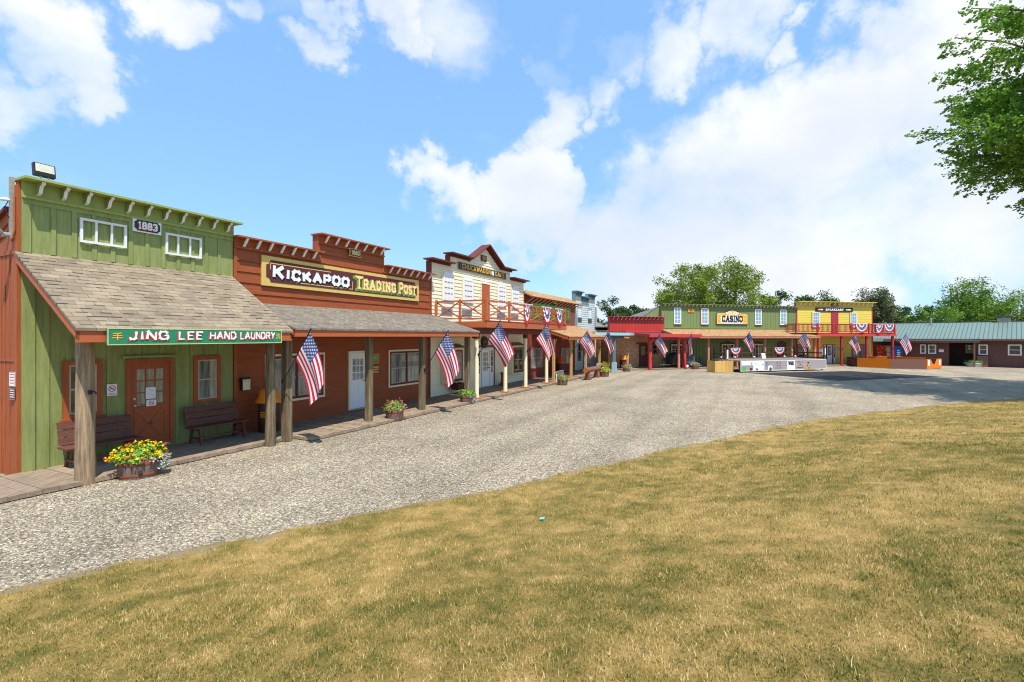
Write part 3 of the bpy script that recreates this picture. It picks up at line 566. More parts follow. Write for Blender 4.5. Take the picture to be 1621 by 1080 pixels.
def laundry():
    s0, s1 = 4.31, 8.63; ox = -s0
    r = FT(ROW, 'storefront', 'green board and batten laundry storefront at the near left end with grey shingled porch', 'shop building', s0)
    mb = MB(ox); mb.B(s0, s1, -.2, 0, 0, 5.78, GREEN); battens(mb, s0+.02, s1-.02, .1, 4.35, 0, GREEN, .36, .09); battens(mb, s0+.14, s1-.04, 4.4, 5.40, 0, GREEN, .335, .085, .024)
    mb.B(s0+.002, s1-.002, .001, .028, 5.36, 5.46, GREEN); mb.B(s0+.003, s0+.14, 0, .027, 4.4, 5.36, GREEN); mb.B(s0+.003, s0+.2, .001, .03, .1, 4.3, GREEN)
    mb.build('wall', r)
    cornice(r, ox, s0, s1, 5.83, GREENT, .36, .32, 11, brside=GREEN)
    # red end wall with the rear roof line
    mb = MB(ox); rr = random.Random(2); t = -.0; 
    zt = lambda t: 5.28+.36*t
    mb.exs([(-.002, 0), (-.002, 5.80), (-.11, 5.80), (-.11, zt(-.11)), (-7, zt(-7)), (-7, 0)], s0-.04, s0-.003, RUST)
    t = -.15
    while t > -6.8:
        mb.B(s0-.052, s0-.04, t, t-.02, .02, 2.25, RUST); mb.B(s0-.052, s0-.04, t-.0, t-.02, 2.33, 4.35, RUST); t -= rr.uniform(.17, .21)
    mb.B(s0-.065, s0-.04, -.0, -.12, 0, 5.7, RUST); mb.B(s0-.062, s0-.04, -.12, -7, 4.36, 4.44, RUST); mb.B(s0-.058, s0-.04, -.12, -7, 2.26, 2.31, RUST)
    mb.exs([(-.12, zt(-.12)), (-7.2, zt(-7.2)), (-7.2, zt(-7.2)-.2), (-.12, zt(-.12)-.2)], s0-.10, s0-.041, RUST)
    mb.exs([(-.12, zt(-.12)-.21), (-7.2, zt(-7.2)-.21), (-7.2, zt(-7.2)-.30), (-.12, zt(-.12)-.30)], s0-.07, s0-.041, RUST)
    w = mb.build('end_wall', r); w['label'] = 'rust red vertical board end wall'
    mb = MB(ox); mb.exs([(-.2, zt(-.2)+.07), (-7.3, zt(-7.3)+.07), (-7.3, zt(-7.3)), (-.2, zt(-.2))], s0-.18, s1, DKRED); mb.build('roof', r)
    mb = MB(ox); mb.B(s0, s1-.02, -6.9, -7, 0, 2.6, RUST); mb.build('rear_wall', r)
    shed(r, ox, s0-.10, s1-.02, 2.40, 4.40, 2.90, ROOF, TRIM, fh=.20)
    mb = MB(ox); mb.B(s0+.25, s1, 1.52, 1.70, 2.72, 2.86, DKRED)
    for i in range(9): x = s0+.3+i*.5; mb.exs([(0.01, 4.32), (2.28, 2.81), (2.28, 2.70), (0.01, 4.18)], x, x+.04, DKRED)
    mb.build('rafters', r)
    window(r, ox, 4.93, 5.62, 1.03, 2.25, 0.02, RUST, .10, ledge=True); window(r, ox, 7.56, 8.26, 1.04, 2.25, 0.02, RUST, .10, mgl=GLC)
    door(r, ox, 6.07, 7.07, .17, 2.23, 0.02, RUST, DOORR, (.50, .92), 3, 3, cross=True, handle='left', mgl=GLC)
    mb = MB(ox); mb.B(6.0, 7.14, .021, .085, 2.25, 2.31, GREEN); mb.build('door_hood', r)
    p = post(r, ox, 4.66, 1.62, 0.0, 2.75, .155, LOG, True, .135, rough=.14, n=18); p['label'] = 'thick round weathered log post'
    post(r, ox, 8.36, 1.88, 0.0, 2.72, .12, LOGD, True, .105, rough=.25, n=14); post(r, ox, 8.92, 1.78, 0.0, 2.75, .2, LOGD)
    for a, b in ((5.22, 6.08), (6.90, 7.76)):
        mb = MB(ox); frame_rect(mb, a+ox-ox, b, 4.745, 5.265, .05, -.065, -.028, WHITE)
        for k in (1, 2): x = a+(b-a)*k/3; mb.box(x-.02, x+.02, -.064, -.028, 4.795, 5.215, WHITE)
        mb.build('false_window', r)
laundry()

def kick():
    s0, s1 = 8.65, 17.67; ox = -s0
    r = FT(ROW, 'storefront', 'rust red lap sided storefront with stepped parapet and long shingled porch', 'shop building', s0)
    mb = MB(ox); segs = [(s0, 11.5, 5.50), (11.5, 14.68, 6.10), (14.68, s1, 5.48)]
    for k, (a, b, z) in enumerate(segs):
        mb.B(a+.001*k, b, -.2, 0, 0, z-.02, RUSTL); laps(mb, a+(.08 if k == 0 else 0), b-(.08 if k == 2 else 0), 3.66, 5.16, 0, RUSTL, .30, .034)
        if k == 1: laps(mb, a+.08, b-.08, 5.165, z-.33, 0, RUSTL, .30, .034)
        mb.B(a, a+.08, 0, .035, 3.6 if k == 0 else 5.2, z-.3, RUST); mb.B(b-.08, b, 0, .035, 3.6 if k == 2 else 5.2, z-.3, RUST)
    laps(mb, s0+.1, s1-.05, .10, 3.0, 0, RUSTL, .30, .022); mb.B(s0, s0+.1, 0, .03, .1, 3.0, RUST); mb.B(s1-.12, s1, 0, .034, .1, 3.0, DKRED)
    mb.build('wall', r)
    for (a, b, z), n in zip(segs, (7, 7, 7)): cornice(r, ox, a, b, z, RUST, .30, .26, n, brside=PWHT, brm=PWHT, strut=True)
    body(r, ox, s0+.05, s1-.02, 3.9, RUST)
    shed(r, ox, s0-.02, s1+.14, 2.45, 3.72, 2.97, ROOF2, TRIM, fh=.17)
    mb = MB(ox); mb.B(s0+.3, s1+.1, 1.86, 2.0, 2.72, 2.84, DKRED); mb.build('beam', r)
    for (a, b) in ((9.59, 11.78), (14.92, 17.12)):
        w = window(r, ox, a+.07, b-.07, .84, 2.16, .02, DKRED, .07, units=2, mgl=GLC, proud=.05)
        mb = MB(ox); frame_rect(mb, a, b, .77, 2.23, .068, -.062, -.018, CREAMT); mb.build('trim', w)
    door(r, ox, 12.82, 13.75, .17, 2.24, .02, CREAMT, PWHT, (.52, .90), 3, 3, mgl=GLC, panels=True)
    mb = MB(ox); mb.B(13.62, 13.66, .06, .075, 1.25, 1.42, BLACK); mb.build('keypad', r)
    for s in (11.82, 14.55, 17.66): post(r, ox, s, 1.92, 0, 2.76, .19, LOGD)
kick()

def gable_pts(): return [(19.19, 3.3), (25.45, 3.3), (25.45, 6.56), (24.2, 6.56), (22.55, 7.5), (20.9, 6.60), (19.19, 6.60)]
def cafe():
    s0, s1 = 17.67, 27.26; ox = -s0
    r = FT(ROW, 'storefront', 'cream lap sided cafe front with brown gabled parapet and corner balcony', 'cafe building', s0)
    mb = MB(ox); mb.B(s0, s1, -.2, 0, 0, 6.10, CREAM); mb.ext([(19.19, 6.0), (25.45, 6.0), (25.45, 6.55), (24.2, 6.55), (22.55, 7.48), (20.9, 6.58), (19.19, 6.58)], -.195, -.002, CREAM)
    laps(mb, s0+.02, s1-.02, 3.45, 5.98, 0, CREAM, .165, .026); laps(mb, s0+.02, 21.7, .10, 3.1, 0, CREAM, .165, .02); laps(mb, 23.35, s1-.02, .10, 3.1, 0, CREAM, .165, .02); laps(mb, 21.7, 23.35, 2.25, 3.1, 0, CREAM, .165, .02)
    z = 5.98
    while z < 7.35:
        if z < 6.5: a, b = 19.22, 25.42
        else: k = (z+.16-6.55)/.95; a, b = 20.9+1.65*k, 24.2-1.65*k
        if b-a > .3: laps(mb, a, b, z, z+.162, 0, CREAM, .17, .026)
        z += .165
    mb.B(s0-.001, s0+.06, -.21, .05, 3.3, 6.08, DKRED); mb.B(19.19-.05, 19.20, -.21, .04, 6.08, 6.56, DKRED)
    mb.build('wall', r)
    mb = MB(ox)
    def coping(a, b, m=DKRED):
        (x0, z0), (x1, z1) = a, b; mb.mesh(
            [(x0, .22, z0), (x1, .22, z1), (x1, -.32, z1), (x0, -.32, z0), (x0, .22, z0+.06), (x1, .22, z1+.06), (x1, -.32, z1+.06), (x0, -.32, z0+.06)], [(0,3,2,1)[::-1], (4,5,6,7)[::-1], (0,1,5,4)[::-1], (1,2,6,5)[::-1], (2,3,7,6)[::-1], (3,0,4,7)[::-1]], m)
    coping((s0-.2, 6.12), (19.3, 6.12)); coping((19.0, 6.59), (20.86, 6.59)); coping((20.86, 6.57), (22.55, 7.52)); coping((22.55, 7.52), (24.22, 6.57)); coping((24.22, 6.57), (25.75, 6.57)); coping((25.4, 6.12), (s1+.3, 6.12))
    for a, b in (((s0-.15, 6.02), (19.2, 6.02)), ((19.1, 6.49), (20.9, 6.49)), ((24.2, 6.47), (25.6, 6.47)), ((25.4, 6.02), (s1+.2, 6.02))): mb.box(a[0], b[0], -.06, -.01, a[1], a[1]+.10, DKRED)
    for (x0, z0), (x1, z1) in (((20.86, 6.49), (22.55, 7.44)), ((22.55, 7.44), (24.22, 6.49))):
        mb.mesh([(x0, -.01, z0-.04), (x1, -.01, z1-.04), (x1, -.01, z1+.08), (x0, -.01, z0+.08), (x0, -.07, z0-.04), (x1, -.07, z1-.04), (x1, -.07, z1+.08), (x0, -.07, z0+.08)], [(4,5,6,7), (0,1,5,4), (3,2,6,7)], DKRED)
    mb.build('coping', r)
    # white dummy windows, louvred vents and a dummy door on the upper floor
    for a, b in ((18.63, 19.46), (20.35, 21.2), (23.92, 24.79), (25.62, 26.5)):
        mb = MB(ox); mb.B(a-.10, b+.10, .03, .045, 4.38, 5.62, CREAMT); frame_rect(mb, a, b, 4.42, 5.55, .06, -.075, -.045, PWHT)
        for k in (1, 2): x = a+(b-a)*k/3; mb.box(x-.018, x+.018, -.070, -.045, 4.48, 5.49, PWHT)
        for k in range(5):
            z = 4.48+k*.26; mb.box(a+.06, b-.06, -.062, -.045, z+.02, z+.20, PWHT)
        for k in range(3): mb.box(a+.09, b-.09, -.068, -.062, 4.72+k*.26, 4.735+k*.26, DARK)
        mb.build('false_window', r)
        mb = MB(ox); mb.B(a-.14, b-.08, .028, .05, 3.80, 4.10, GREYM)
        for k in range(6): mb.exs([(.05, 3.82+k*.045), (.075, 3.82+k*.045), (.05, 3.855+k*.045)], a-.12, b-.10, GREYM)
        mb.build('vent', r)
    mb = MB(ox); mb.B(22.1, 22.93, .03, .06, 3.45, 5.50, TRIM); mb.B(22.05, 22.98, .03, .075, 5.50, 5.55, PWHT); mb.B(22.04, 22.10, .03, .05, 3.45, 5.5, CREAMT); mb.B(22.93, 22.99, .03, .05, 3.45, 5.5, CREAMT); mb.build('false_door', r)
    body(r, ox, s0+.05, s1-.05, 3.9, CREAM)
    # balcony: deck, fascia, railing
    T = 2.72; a, b = 17.95, 27.40
    mb = MB(ox); mb.B(a, b, .05, T-.06, 3.30, 3.38, DKRED); mb.B(a+.1, b-.1, .05, T-.15, 3.12, 3.30, DKRED); mb.build('balcony_floor', r)
    mb = MB(ox); mb.B(a-.04, b+.04, T-.06, T, 3.13, 3.40, TRIM); mb.B(a-.04, a+.02, .05, T-.06, 3.132, 3.398, TRIM); mb.B(b-.02, b+.04, .05, T-.06, 3.132, 3.398, TRIM); mb.B(a-.06, b+.06, T-.1, T+.012, 3.40, 3.425, DKRED); mb.build('fascia', r)
    mb = MB(ox); mb.B(a+.0, 26.1, 1.95, 2.25, 2.86, 3.08, DKRED); mb.build('beam', r)
    def rail(p, q, xb=True):
        mb = MB(ox); P = Vector((p[0], -p[1], 0)); Q = Vector((q[0], -q[1], 0)); U = lambda z: Vector((0, 0, z))
        mb.bar(P+U(4.28), Q+U(4.28), .05, .06, TRIM); mb.bar(P+U(3.52), Q+U(3.52), .04, .05, TRIM)
        o = Q-P; n = o.normalized().cross(Vector((0, 0, 1)))*.022
        mb.bar(P+U(3.54)+n, Q+U(4.26)+n, .035, .05, TRIM); mb.bar(P+U(4.26)-n, Q+U(3.54)-n, .035, .05, TRIM); mb.build('railing', r)
    posts = [(a+.03, .12), (a+.03, 1.35), (a+.03, T-.06), (20.1, T-.06), (22.4, T-.06), (24.8, T-.06), (b-.04, T-.06)]
    for k, (p, q) in enumerate(zip(posts, posts[1:])): rail(p, q)
    rail((b-.04, T-.06), (b-.04, .1))
    for k, (s, t) in enumerate(posts): post(r, ox, s, t, 3.38, 4.36, .13 if k == 2 else .09, TRIM, name='railing_post')
    for s in (18.12, 20.78, 23.06, 25.86):
        mb = MB(ox); mb.cyl((s, -2.1, .16), (s, -2.1, 2.66), .098, .085, CREAMT, 18); o = mb.build('column', r)
        mb = MB(ox); mb.B(s-.16, s+.16, 1.94, 2.26, 0, .16, TRIM); mb.build('base', o, bevel=.01); mb = MB(ox); mb.B(s-.10, s+.10, 2.0, 2.2, 2.66, 2.86, DKRED); mb.build('capital', o)
    # ground floor bay windows and door
    for a, b in ((18.45, 19.85), (25.12, 26.55)):
        mb = MB(ox); mb.B(a, b, .021, .32, .62, 2.22, CREAMT); mb.exs([(.0, 2.42), (.42, 2.26), (.42, 2.22), (.0, 2.225)], a-.1, b+.1, ROOFT); bx = mb.build('bay', r)
        window(bx, ox, a+.14, b-.08, .72, 2.12, .32, DKRED, .07, mgl=GLC if a < 20 else GL, units=1, rows=1 if a < 20 else 2, ledge=True)
    door(r, ox, 22.05, 22.95, .12, 2.14, .02, CREAMT, PWHT, (.42, .93), 3, 4, mgl=GLC, mun=PWHT, hmat=BLACK)
    for a, b in ((21.66, 22.02), (22.98, 23.38)):
        mb = MB(ox); mb.B(a, b, .02, .05, .12, 2.14, PWHT); mb.B(a+.1, b-.1, .05, .054, .85, 2.0, GL)
        for k in range(1, 4): mb.B(a+.1, b-.1, .05, .058, .85+k*.29-.01, .85+k*.29+.01, PWHT)
        mb.build('sidelight', r)
    mb = MB(ox); mb.B(21.56, 21.655, .021, .075, .1, 2.2, DKRED); mb.B(23.385, 23.47, .021, .075, .1, 2.2, DKRED); mb.B(21.56, 23.47, .021, .074, 2.2, 2.28, DKRED); mb.build('door_casing', r)
    mb = MB(ox); mb.cyl((20.9, -.25, 2.75), (20.9, -.25, 2.68), .07, .05, BLACK, 10); mb.cyl((20.9, -.25, 2.75), (20.9, -.02, 2.8), .015, .015, BLACK, 6); mb.build('porch_lamp', r)
cafe()

def pink():
    s0, s1 = 27.28, 36.68; ox = -s0
    r = FT(ROW, 'storefront', 'faded pink storefront with tan shingled cap roof above a green mural board', 'shop building', s0)
    mb = MB(ox); mb.B(s0, s1, -.2, 0, 0, 5.3, PINKU); battens(mb, s0, s1, 3.3, 5.1, 0, PINKU, .22, .03, .015); battens(mb, s0, s1, .1, 3.1, 0, PINKL, .22, .04, .022)
    mb.B(s0+.002, s1-.002, .001, .012, .1, 3.1, PINKL); mb.B(s0+.002, s1-.002, .001, .014, 4.62, 5.05, PINKL); battens(mb, s0, s1, 4.62, 5.05, .012, PINKL, .22, .03, .015); mb.build('wall', r)
    mb = MB(ox); mb.exs([(-1.3, 5.72), (-.6, 5.76), (.62, 5.22), (.62, 5.14), (-.6, 5.68), (-1.3, 5.64)], s0-.05, s1+.1, ROOFT); mb.build('cap_roof', r)
    mb = MB(ox); mb.B(s0, s1, .002, .04, 5.02, 5.38, PINKL); mb.exs([(.58, 5.14), (.62, 5.14), (.62, 5.20), (.58, 5.22)], s0-.05, s1+.1, PINKL); mb.build('frieze', r)
    me = None
    for i in range(14):
        x = s0+.35+i*.66
        if abs(x-31.7) < .3: continue
        if me is None: b = MB(); b.exs([(.04, 4.86), (.04, 4.94), (.50, 5.2), (.56, 5.16)], -.03, .03, PINKL, PWHT); o = b.build('bracket', r); me = o.data
        else: o = bpy.data.objects.new('bracket', me); C.objects.link(o); o.parent = r
        o.location = (x+ox, 0, 0)
    body(r, ox, s0+.05, s1-.05, 3.9, PINKU, roofm=ROOFG)
    shed(r, ox, 28.2, 36.9, 2.62, 3.58, 2.76, ROOFT, TRIM, fh=.16)
    mb = MB(ox); mb.B(28.3, 36.8, 2.1, 2.25, 2.58, 2.72, PINE); mb.build('beam', r)
    for s in (26.75, 29.75, 32.7, 36.0):
        p = post(r, ox, s, 2.18, 0, 2.60, .15, PINE)
        mb = MB(ox); mb.bar((s, -2.18, 2.2), (s+.42, -2.18, 2.58), .05, .07, PINE); mb.bar((s, -2.18, 2.2), (s-.42, -2.18, 2.58), .05, .07, PINE); mb.build('brace', p)
    window(r, ox, 28.1, 30.3, .66, 2.08, .025, PINKL, .09, units=2, mgl=GLC, rows=2); window(r, ox, 33.4, 35.4, .66, 2.0, .025, PINKL, .09, units=2, mgl=GLC, rows=2)
pink()

def bluehouse():
    s0, s1 = 36.7, 41.8; ox = -s0
    r = FT(ROW, 'storefront', 'pale blue grey lap sided storefront with slate blue stepped cornice', 'shop building', s0)
    mb = MB(ox); segs = [(s0, 38.2, 6.35), (38.2, 39.97, 6.02), (39.97, s1, 6.35)]
    for k, (a, b, z) in enumerate(segs): mb.B(a+.001*k, b, -.25, 0, 0, z-.02, BLUEW)
    laps(mb, s0+.06, s1-.08, 2.9, 5.62, 0, BLUEW, .17, .025); laps(mb, s0+.06, s1-.08, .1, 2.8, 0, BLUEW, .17, .02)
    mb.B(s0-.004, s0+.07, -.26, .035, 5.5, 6.3, BLUET); mb.B(s1-.08, s1+.004, -.26, .035, .1, 6.3, BLUEL); mb.build('wall', r)
    for (a, b, z), n in zip(segs, (4, 6, 4)):
        cornice(r, ox, a, b, z, BLUET, .28, .34, n, brm=BLUET, th=.07, size=.95)
    for a, b in ((37.25, 38.28), (39.9, 40.95)):
        mb = MB(ox); frame_rect(mb, a, b, 4.27, 5.1, .07, -.05, -.02, BLUEL); mb.box(a+.07, b-.07, -.035, -.02, 4.34, 5.03, PWHT)
        mb.ext([(a-.05, 5.1), (b+.05, 5.1), (b+.05, 5.17), ((a+b)/2, 5.3), (a-.05, 5.17)], .02, .06, BLUEL)
        for k in range(4): mb.box(a+.1, b-.1, -.042, -.035, 4.45+k*.17, 4.46+k*.17, GREYM)
        for k in (1, 2): x = a+(b-a)*k/3; mb.box(x-.015, x+.015, -.045, -.035, 4.34, 5.03, PWHT)
        mb.build('false_window', r)
        mb = MB(ox); mb.B(a+.02, b-.04, .02, .05, 3.92, 4.24, TEALD); mb.build('vent', r)
    window(r, ox, 37.3, 38.1, .8, 2.3, .02, BLUET, .1, mgl=GLK); door(r, ox, 38.6, 39.6, .12, 2.2, .02, BLUET, BLUEW, (.5, .92), 2, 2, mgl=GLK)
    body(r, ox, s0+.05, s1-.05, 3.6, BLUEW)
    # corner canopy that turns towards the brick building
    pts = [(6.1, 36.3), (9.5, 39.6), (10.6, 42.35), (8.4, 41.6), (6.4, 44.0), (4.6, 42.6)]
    inv = lambda p: ((p[0]-ROW.W(s0)[0])*ROW.u[0]+(p[1]-ROW.W(s0)[1])*ROW.u[1], (p[0]-ROW.W(s0)[0])*ROW.n[0]+(p[1]-ROW.W(s0)[1])*ROW.n[1])
    L = [inv(p) for p in pts]; n = len(L); mb = MB()
    lo = [(s, -t, 2.84) for s, t in L]; hi = [(s, -t, 3.06) for s, t in L]
    mb.mesh(lo+hi, [tuple(range(n)), tuple(range(2*n-1, n-1, -1))], TEALD); mb.mesh(lo+hi, [(i, i+n, (i+1) % n+n, (i+1) % n) for i in range(n)], BLUEL); mb.build('canopy', r)
    for (X, Y) in ((6.55, 37.0), (8.0, 38.55)):
        s, t = inv((X, Y)); mb = MB(); mb.box(s-.09, s+.09, -t-.09, -t+.09, .75, 2.62, TEALD if X < 7 else BLUET); o = mb.build('column', r)
        mb = MB(); mb.box(s-.16, s+.16, -t-.16, -t+.16, 0, .75, BLUEL); mb.build('base', o)
    s, t = inv((6.55, 37.0)); s2, t2 = inv((8.9, 39.4)); mb = MB(); mb.bar((s, -t, 2.72), (s2, -t2, 2.72), .14, .22, TEALD); mb.build('beam', r)
bluehouse()

# ------------------------------------------------------------ link building, brick building, gambling hall, saloon, lodge
def link():
    # beige wing between the row and the brick front, with a low tan roof
    F = Frame((6.0, 43.2), 19.0); r = FT(F, 'storefront', 'beige sided wing tucked in the corner behind the blue grey columns', 'building', 0)
    mb = MB(); CR = paint('beige_lap', hexc('#cfc3a6'), .6, .06, H); mb.B(-1.2, 2.2, -3, 0, 0, 3.15, CR); laps(mb, -1.2, 2.2, .1, 3.0, 0, CR, .17, .02); mb.build('wall', r)
    mb = MB(); mb.exs([(.25, 3.15), (-2.6, 4.1), (-5, 3.2), (-5, 3.1), (-2.6, 4.0), (.25, 3.05)], -1.6, 3.2, ROOFG); mb.build('roof', r)
    window(r, 0, -.45, .35, 1.0, 2.1, .02, PWHT, .07, mgl=GLK, msash=PWHT)
link()
BRICK = None
def brickmat():
    m = bpy.data.materials.new('tan_brick'); m.use_nodes = True; nt = m.node_tree; L = nt.links.new; b = nt.nodes['Principled BSDF']; b.inputs['Roughness'].default_value = .9
    tc = nn(nt, 'ShaderNodeTexCoord'); sp = nn(nt, 'ShaderNodeSeparateXYZ'); L(tc.outputs['Object'], sp.inputs[0]); cb = nn(nt, 'ShaderNodeCombineXYZ'); L(sp.outputs[0], cb.inputs[0]); L(sp.outputs[2], cb.inputs[1])
    br = nn(nt, 'ShaderNodeTexBrick'); L(cb.outputs[0], br.inputs['Vector']); br.inputs['Scale'].default_value = 1; br.inputs['Brick Width'].default_value = .21; br.inputs['Row Height'].default_value = .072; br.inputs['Mortar Size'].default_value = .006
    br.inputs['Color1'].default_value = (*hexc('#d39a70'), 1); br.inputs['Color2'].default_value = (*hexc('#b97c58'), 1); br.inputs['Mortar'].default_value = (*hexc('#cbb394'), 1)
    n = nn(nt, 'ShaderNodeTexNoise', i_Scale=3.5, i_Detail=5.); mp = nn(nt, 'ShaderNodeMapping'); mp.inputs['Scale'].default_value = (1, 1, 3.2); L(tc.outputs['Object'], mp.inputs[0]); L(mp.outputs[0], n.inputs['Vector'])
    r = ramp(nt, n.outputs[0], [(.3, (.7, .62, .55)), (.5, (1, 1, 1)), (.62, (1.15, 1.15, 1.15)), (.68, (1.5, 1.6, 1.7))]); mx = nn(nt, 'ShaderNodeMix', data_type='RGBA', blend_type='MULTIPLY'); mx.inputs[0].default_value = 1
    L(br.outputs[0], mx.inputs[6]); L(r.outputs[0], mx.inputs[7]); L(mx.outputs[2], b.inputs['Base Color']); bp = nn(nt, 'ShaderNodeBump'); bp.inputs['Strength'].default_value = .6; bp.inputs['Distance'].default_value = .01; bp.invert = True
    L(br.outputs['Fac'], bp.inputs['Height']); L(bp.outputs[0], b.inputs['Normal']); MATS['tan_brick'] = m; return m
def brick():
    BR = brickmat(); L = 5.19; r = FT(BRF, 'storefront', 'tan brick building with bright red metal parapet and red post canopy', 'building', 0)
    mb = MB(); mb.B(-.15, L, -.25, 0, 0, 3.3, BR); mb.B(-.15, .05, -4, -.25, 0, 3.3, BR); mb.build('wall', r)
    mb = MB(); mb.B(-.1, L+.12, -.2, .12, 3.16, 4.42, REDW)
    n = 17
    for i in range(n+1): x = -.1+(L+.2)*i/n; mb.B(x-.02, x+.02, .12, .145, 3.17, 4.2, REDW)
    mb.B(-.102, -.06, -.2, .15, 3.16, 4.42, CRIM); mb.build('parapet', r)
    mb = MB(); mb.B(-.2, L+.25, -.25, .42, 4.44, 4.49, REDT); mb.B(-.1, L+.12, .12, .16, 4.16, 4.44, CRIM); mb.build('cornice', r)
    me = None
    for i in range(13):
        x = .22+i*(L-.1)/12.6
        if me is None: b = MB(); b.exs([(.16, 4.42), (.38, 4.42), (.38, 4.38), (.22, 4.30), (.16, 4.2)], -.03, .03, CRIM, WHITE); ob = b.build('bracket', r); me = ob.data
        else: ob = bpy.data.objects.new('bracket', me); C.objects.link(ob); ob.parent = r
        ob.location = (x, 0, 0)
    # canopy on two red posts
    mb = MB(); mb.exs([(.13, 3.06), (2.85, 2.92), (2.85, 2.86), (.13, 3.0)], 2.0, 7.05, TEALD); mb.build('canopy_roof', r)
    mb = MB(); mb.B(1.94, 7.1, 2.85, 2.92, 2.70, 2.95, REDT); mb.exs([(.13, 3.08), (2.85, 2.95), (2.85, 2.70), (.13, 2.84)], 1.94, 2.0, REDT); mb.B(1.4, L, .15, .2, 3.1, 3.25, REDT); mb.build('fascia', r)
    mb = MB(); mb.B(2.4, 6.9, 2.35, 2.55, 2.50, 2.70, CRIM); mb.build('beam', r)
    inv = lambda X, Y: ((X-8.3)*BRF.u[0]+(Y-41.8)*BRF.u[1], (X-8.3)*BRF.n[0]+(Y-41.8)*BRF.n[1])
    for X, Y in ((11.35, 40.55), (14.6, 41.75)):
        s, t = inv(X, Y); p = post(r, 0, s, t, 0, 2.6, .24, REDT)
        mb = MB(); mb.bar((s-.5, -t, 2.55), (s, -t, 2.05), .06, .09, REDT); mb.build('brace', p)
    door(r, 0, 2.86, 3.98, .1, 2.12, .0, DKRED, paint('dark_brown_door', hexc('#5b2c20'), .5, .1), (.48, .92), 1, 1, cross=True, mgl=GLK)
    mb = MB(); mb.B(2.55, 4.95, .01, .09, 2.13, 2.22, DKRED); mb.build('lintel', r)
    window(r, 0, 4.15, 4.85, 1.2, 2.1, .0, DKRED, .08, mgl=GLK)
    mb = MB(); mb.exs([(-.2, 3.6), (-6, 3.7), (-6, 3.6), (-.2, 3.5)], 0, L, ROOFG); mb.build('roof', r)
brick()

def casino():
    L = 14.75; r = FT(CAS, 'storefront', 'long green board and batten gambling hall with tan porch roof and upper windows', 'gambling hall', 0)
    mb = MB(); mb.B(0, L, -.25, 0, 0, 5.62, CASG); battens(mb, 0, L, 3.5, 5.35, 0, CASG, .30, .045, .02); battens(mb, 0, L, .1, 3.3, 0, CASG, .30, .045, .02); mb.B(0, L, .001, .026, 3.48, 3.55, CASG)
    mb.B(-.01, .06, -.26, .03, 3.5, 5.6, CASG); mb.B(L-.06, L+.005, -.26, .035, 3.5, 5.6, CRIM); mb.build('wall', r)
    cornice(r, 0, 0, L, 5.66, CASG, .30, .20, 36, brside=PWHT, brm=PWHT, strut=True)
    for k, (a, b) in enumerate(((1.24, 1.96), (4.05, 4.81), (9.92, 10.67), (12.8, 13.55))):
        w = window(r, 0, a, b, 3.86, 5.33, .02, PWHT if k != 1 else PWHT, .05, msash=PWHT, mgl=GLB, cols=2, rows=4, mun=.035)
        if k == 1: mb = MB(); mb.B(a-.07, a-.002, .02, .055, 3.83, 5.36, TRIM); mb.B(b+.002, b+.07, .02, .055, 3.83, 5.36, TRIM); mb.build('shutter', w)
        mb = MB(); mb.B(a-.02, b+.02, .02, .09, 3.79, 3.855, DKRED); mb.build('sill', w)
    shed(r, 0, -.1, L+.12, 2.62, 3.40, 2.80, ROOFT, PEACH, fh=.14, ends=(True, False))
    mb = MB(); mb.B(0, L, 2.05, 2.18, 2.60, 2.7, PEACH); mb.build('beam', r)
    for s in (.3, 3.22, 6.15, 9.11, 12.08, 14.7): post(r, 0, s, 2.1, .1, 2.62, .17, PEACH)
    for a, b in ((.95, 2.6), (6.23, 7.6), (9.6, 10.95)):
        w = window(r, 0, a, b, .72, 2.06, .02, CREAMT, .07, units=2, cols=2, rows=3, mgl=GLK, msash=CREAMT, mun=.03)
        mb = MB(); mb.ext([(a-.1, 2.06), (b+.1, 2.06), (b+.1, 2.14), ((a+b)/2, 2.32), (a-.1, 2.14)], .02, .07, DKRED); mb.B(a-.1, a-.002, .02, .06, .7, 2.06, DKRED); mb.B(b+.002, b+.1, .02, .06, .7, 2.06, DKRED); mb.build('surround', w)
    dm = paint('maroon_door', hexc('#6b2a24'), .5, .08, V)
    door(r, 0, 12.55, 13.5, .1, 2.05, .02, dm, dm, (.55, .88), 3, 2, mgl=GLC, mun=PWHT)
    mb = MB(); mb.ext([(12.45, 2.05), (13.6, 2.05), (13.6, 2.12), (13.02, 2.33), (12.45, 2.12)], .02, .08, dm); mb.build('door_pediment', r)
    # building mass and grey side roof
    mb = MB(); mb.B(.02, .16, -.25, -9, 0, 3.6, CASG); mb.B(L-.16, L-.02, -.25, -9, 0, 3.6, CASG); mb.build('side_wall', r)
    mb = MB(); mb.mesh([(0, .26, 5.50), (L, .26, 5.50), (L+.3, 9, 3.2), (-3.4, 9, 3.2), (-3.0, .3, 3.75)], [(0, 1, 2, 3), (0, 3, 4)], ROOFG); mb.mesh([(-3.0, .27, 3.7), (0, .27, 3.7), (0, .27, 5.45)], [(0, 1, 2)], CASG); mb.build('roof', r)
casino()

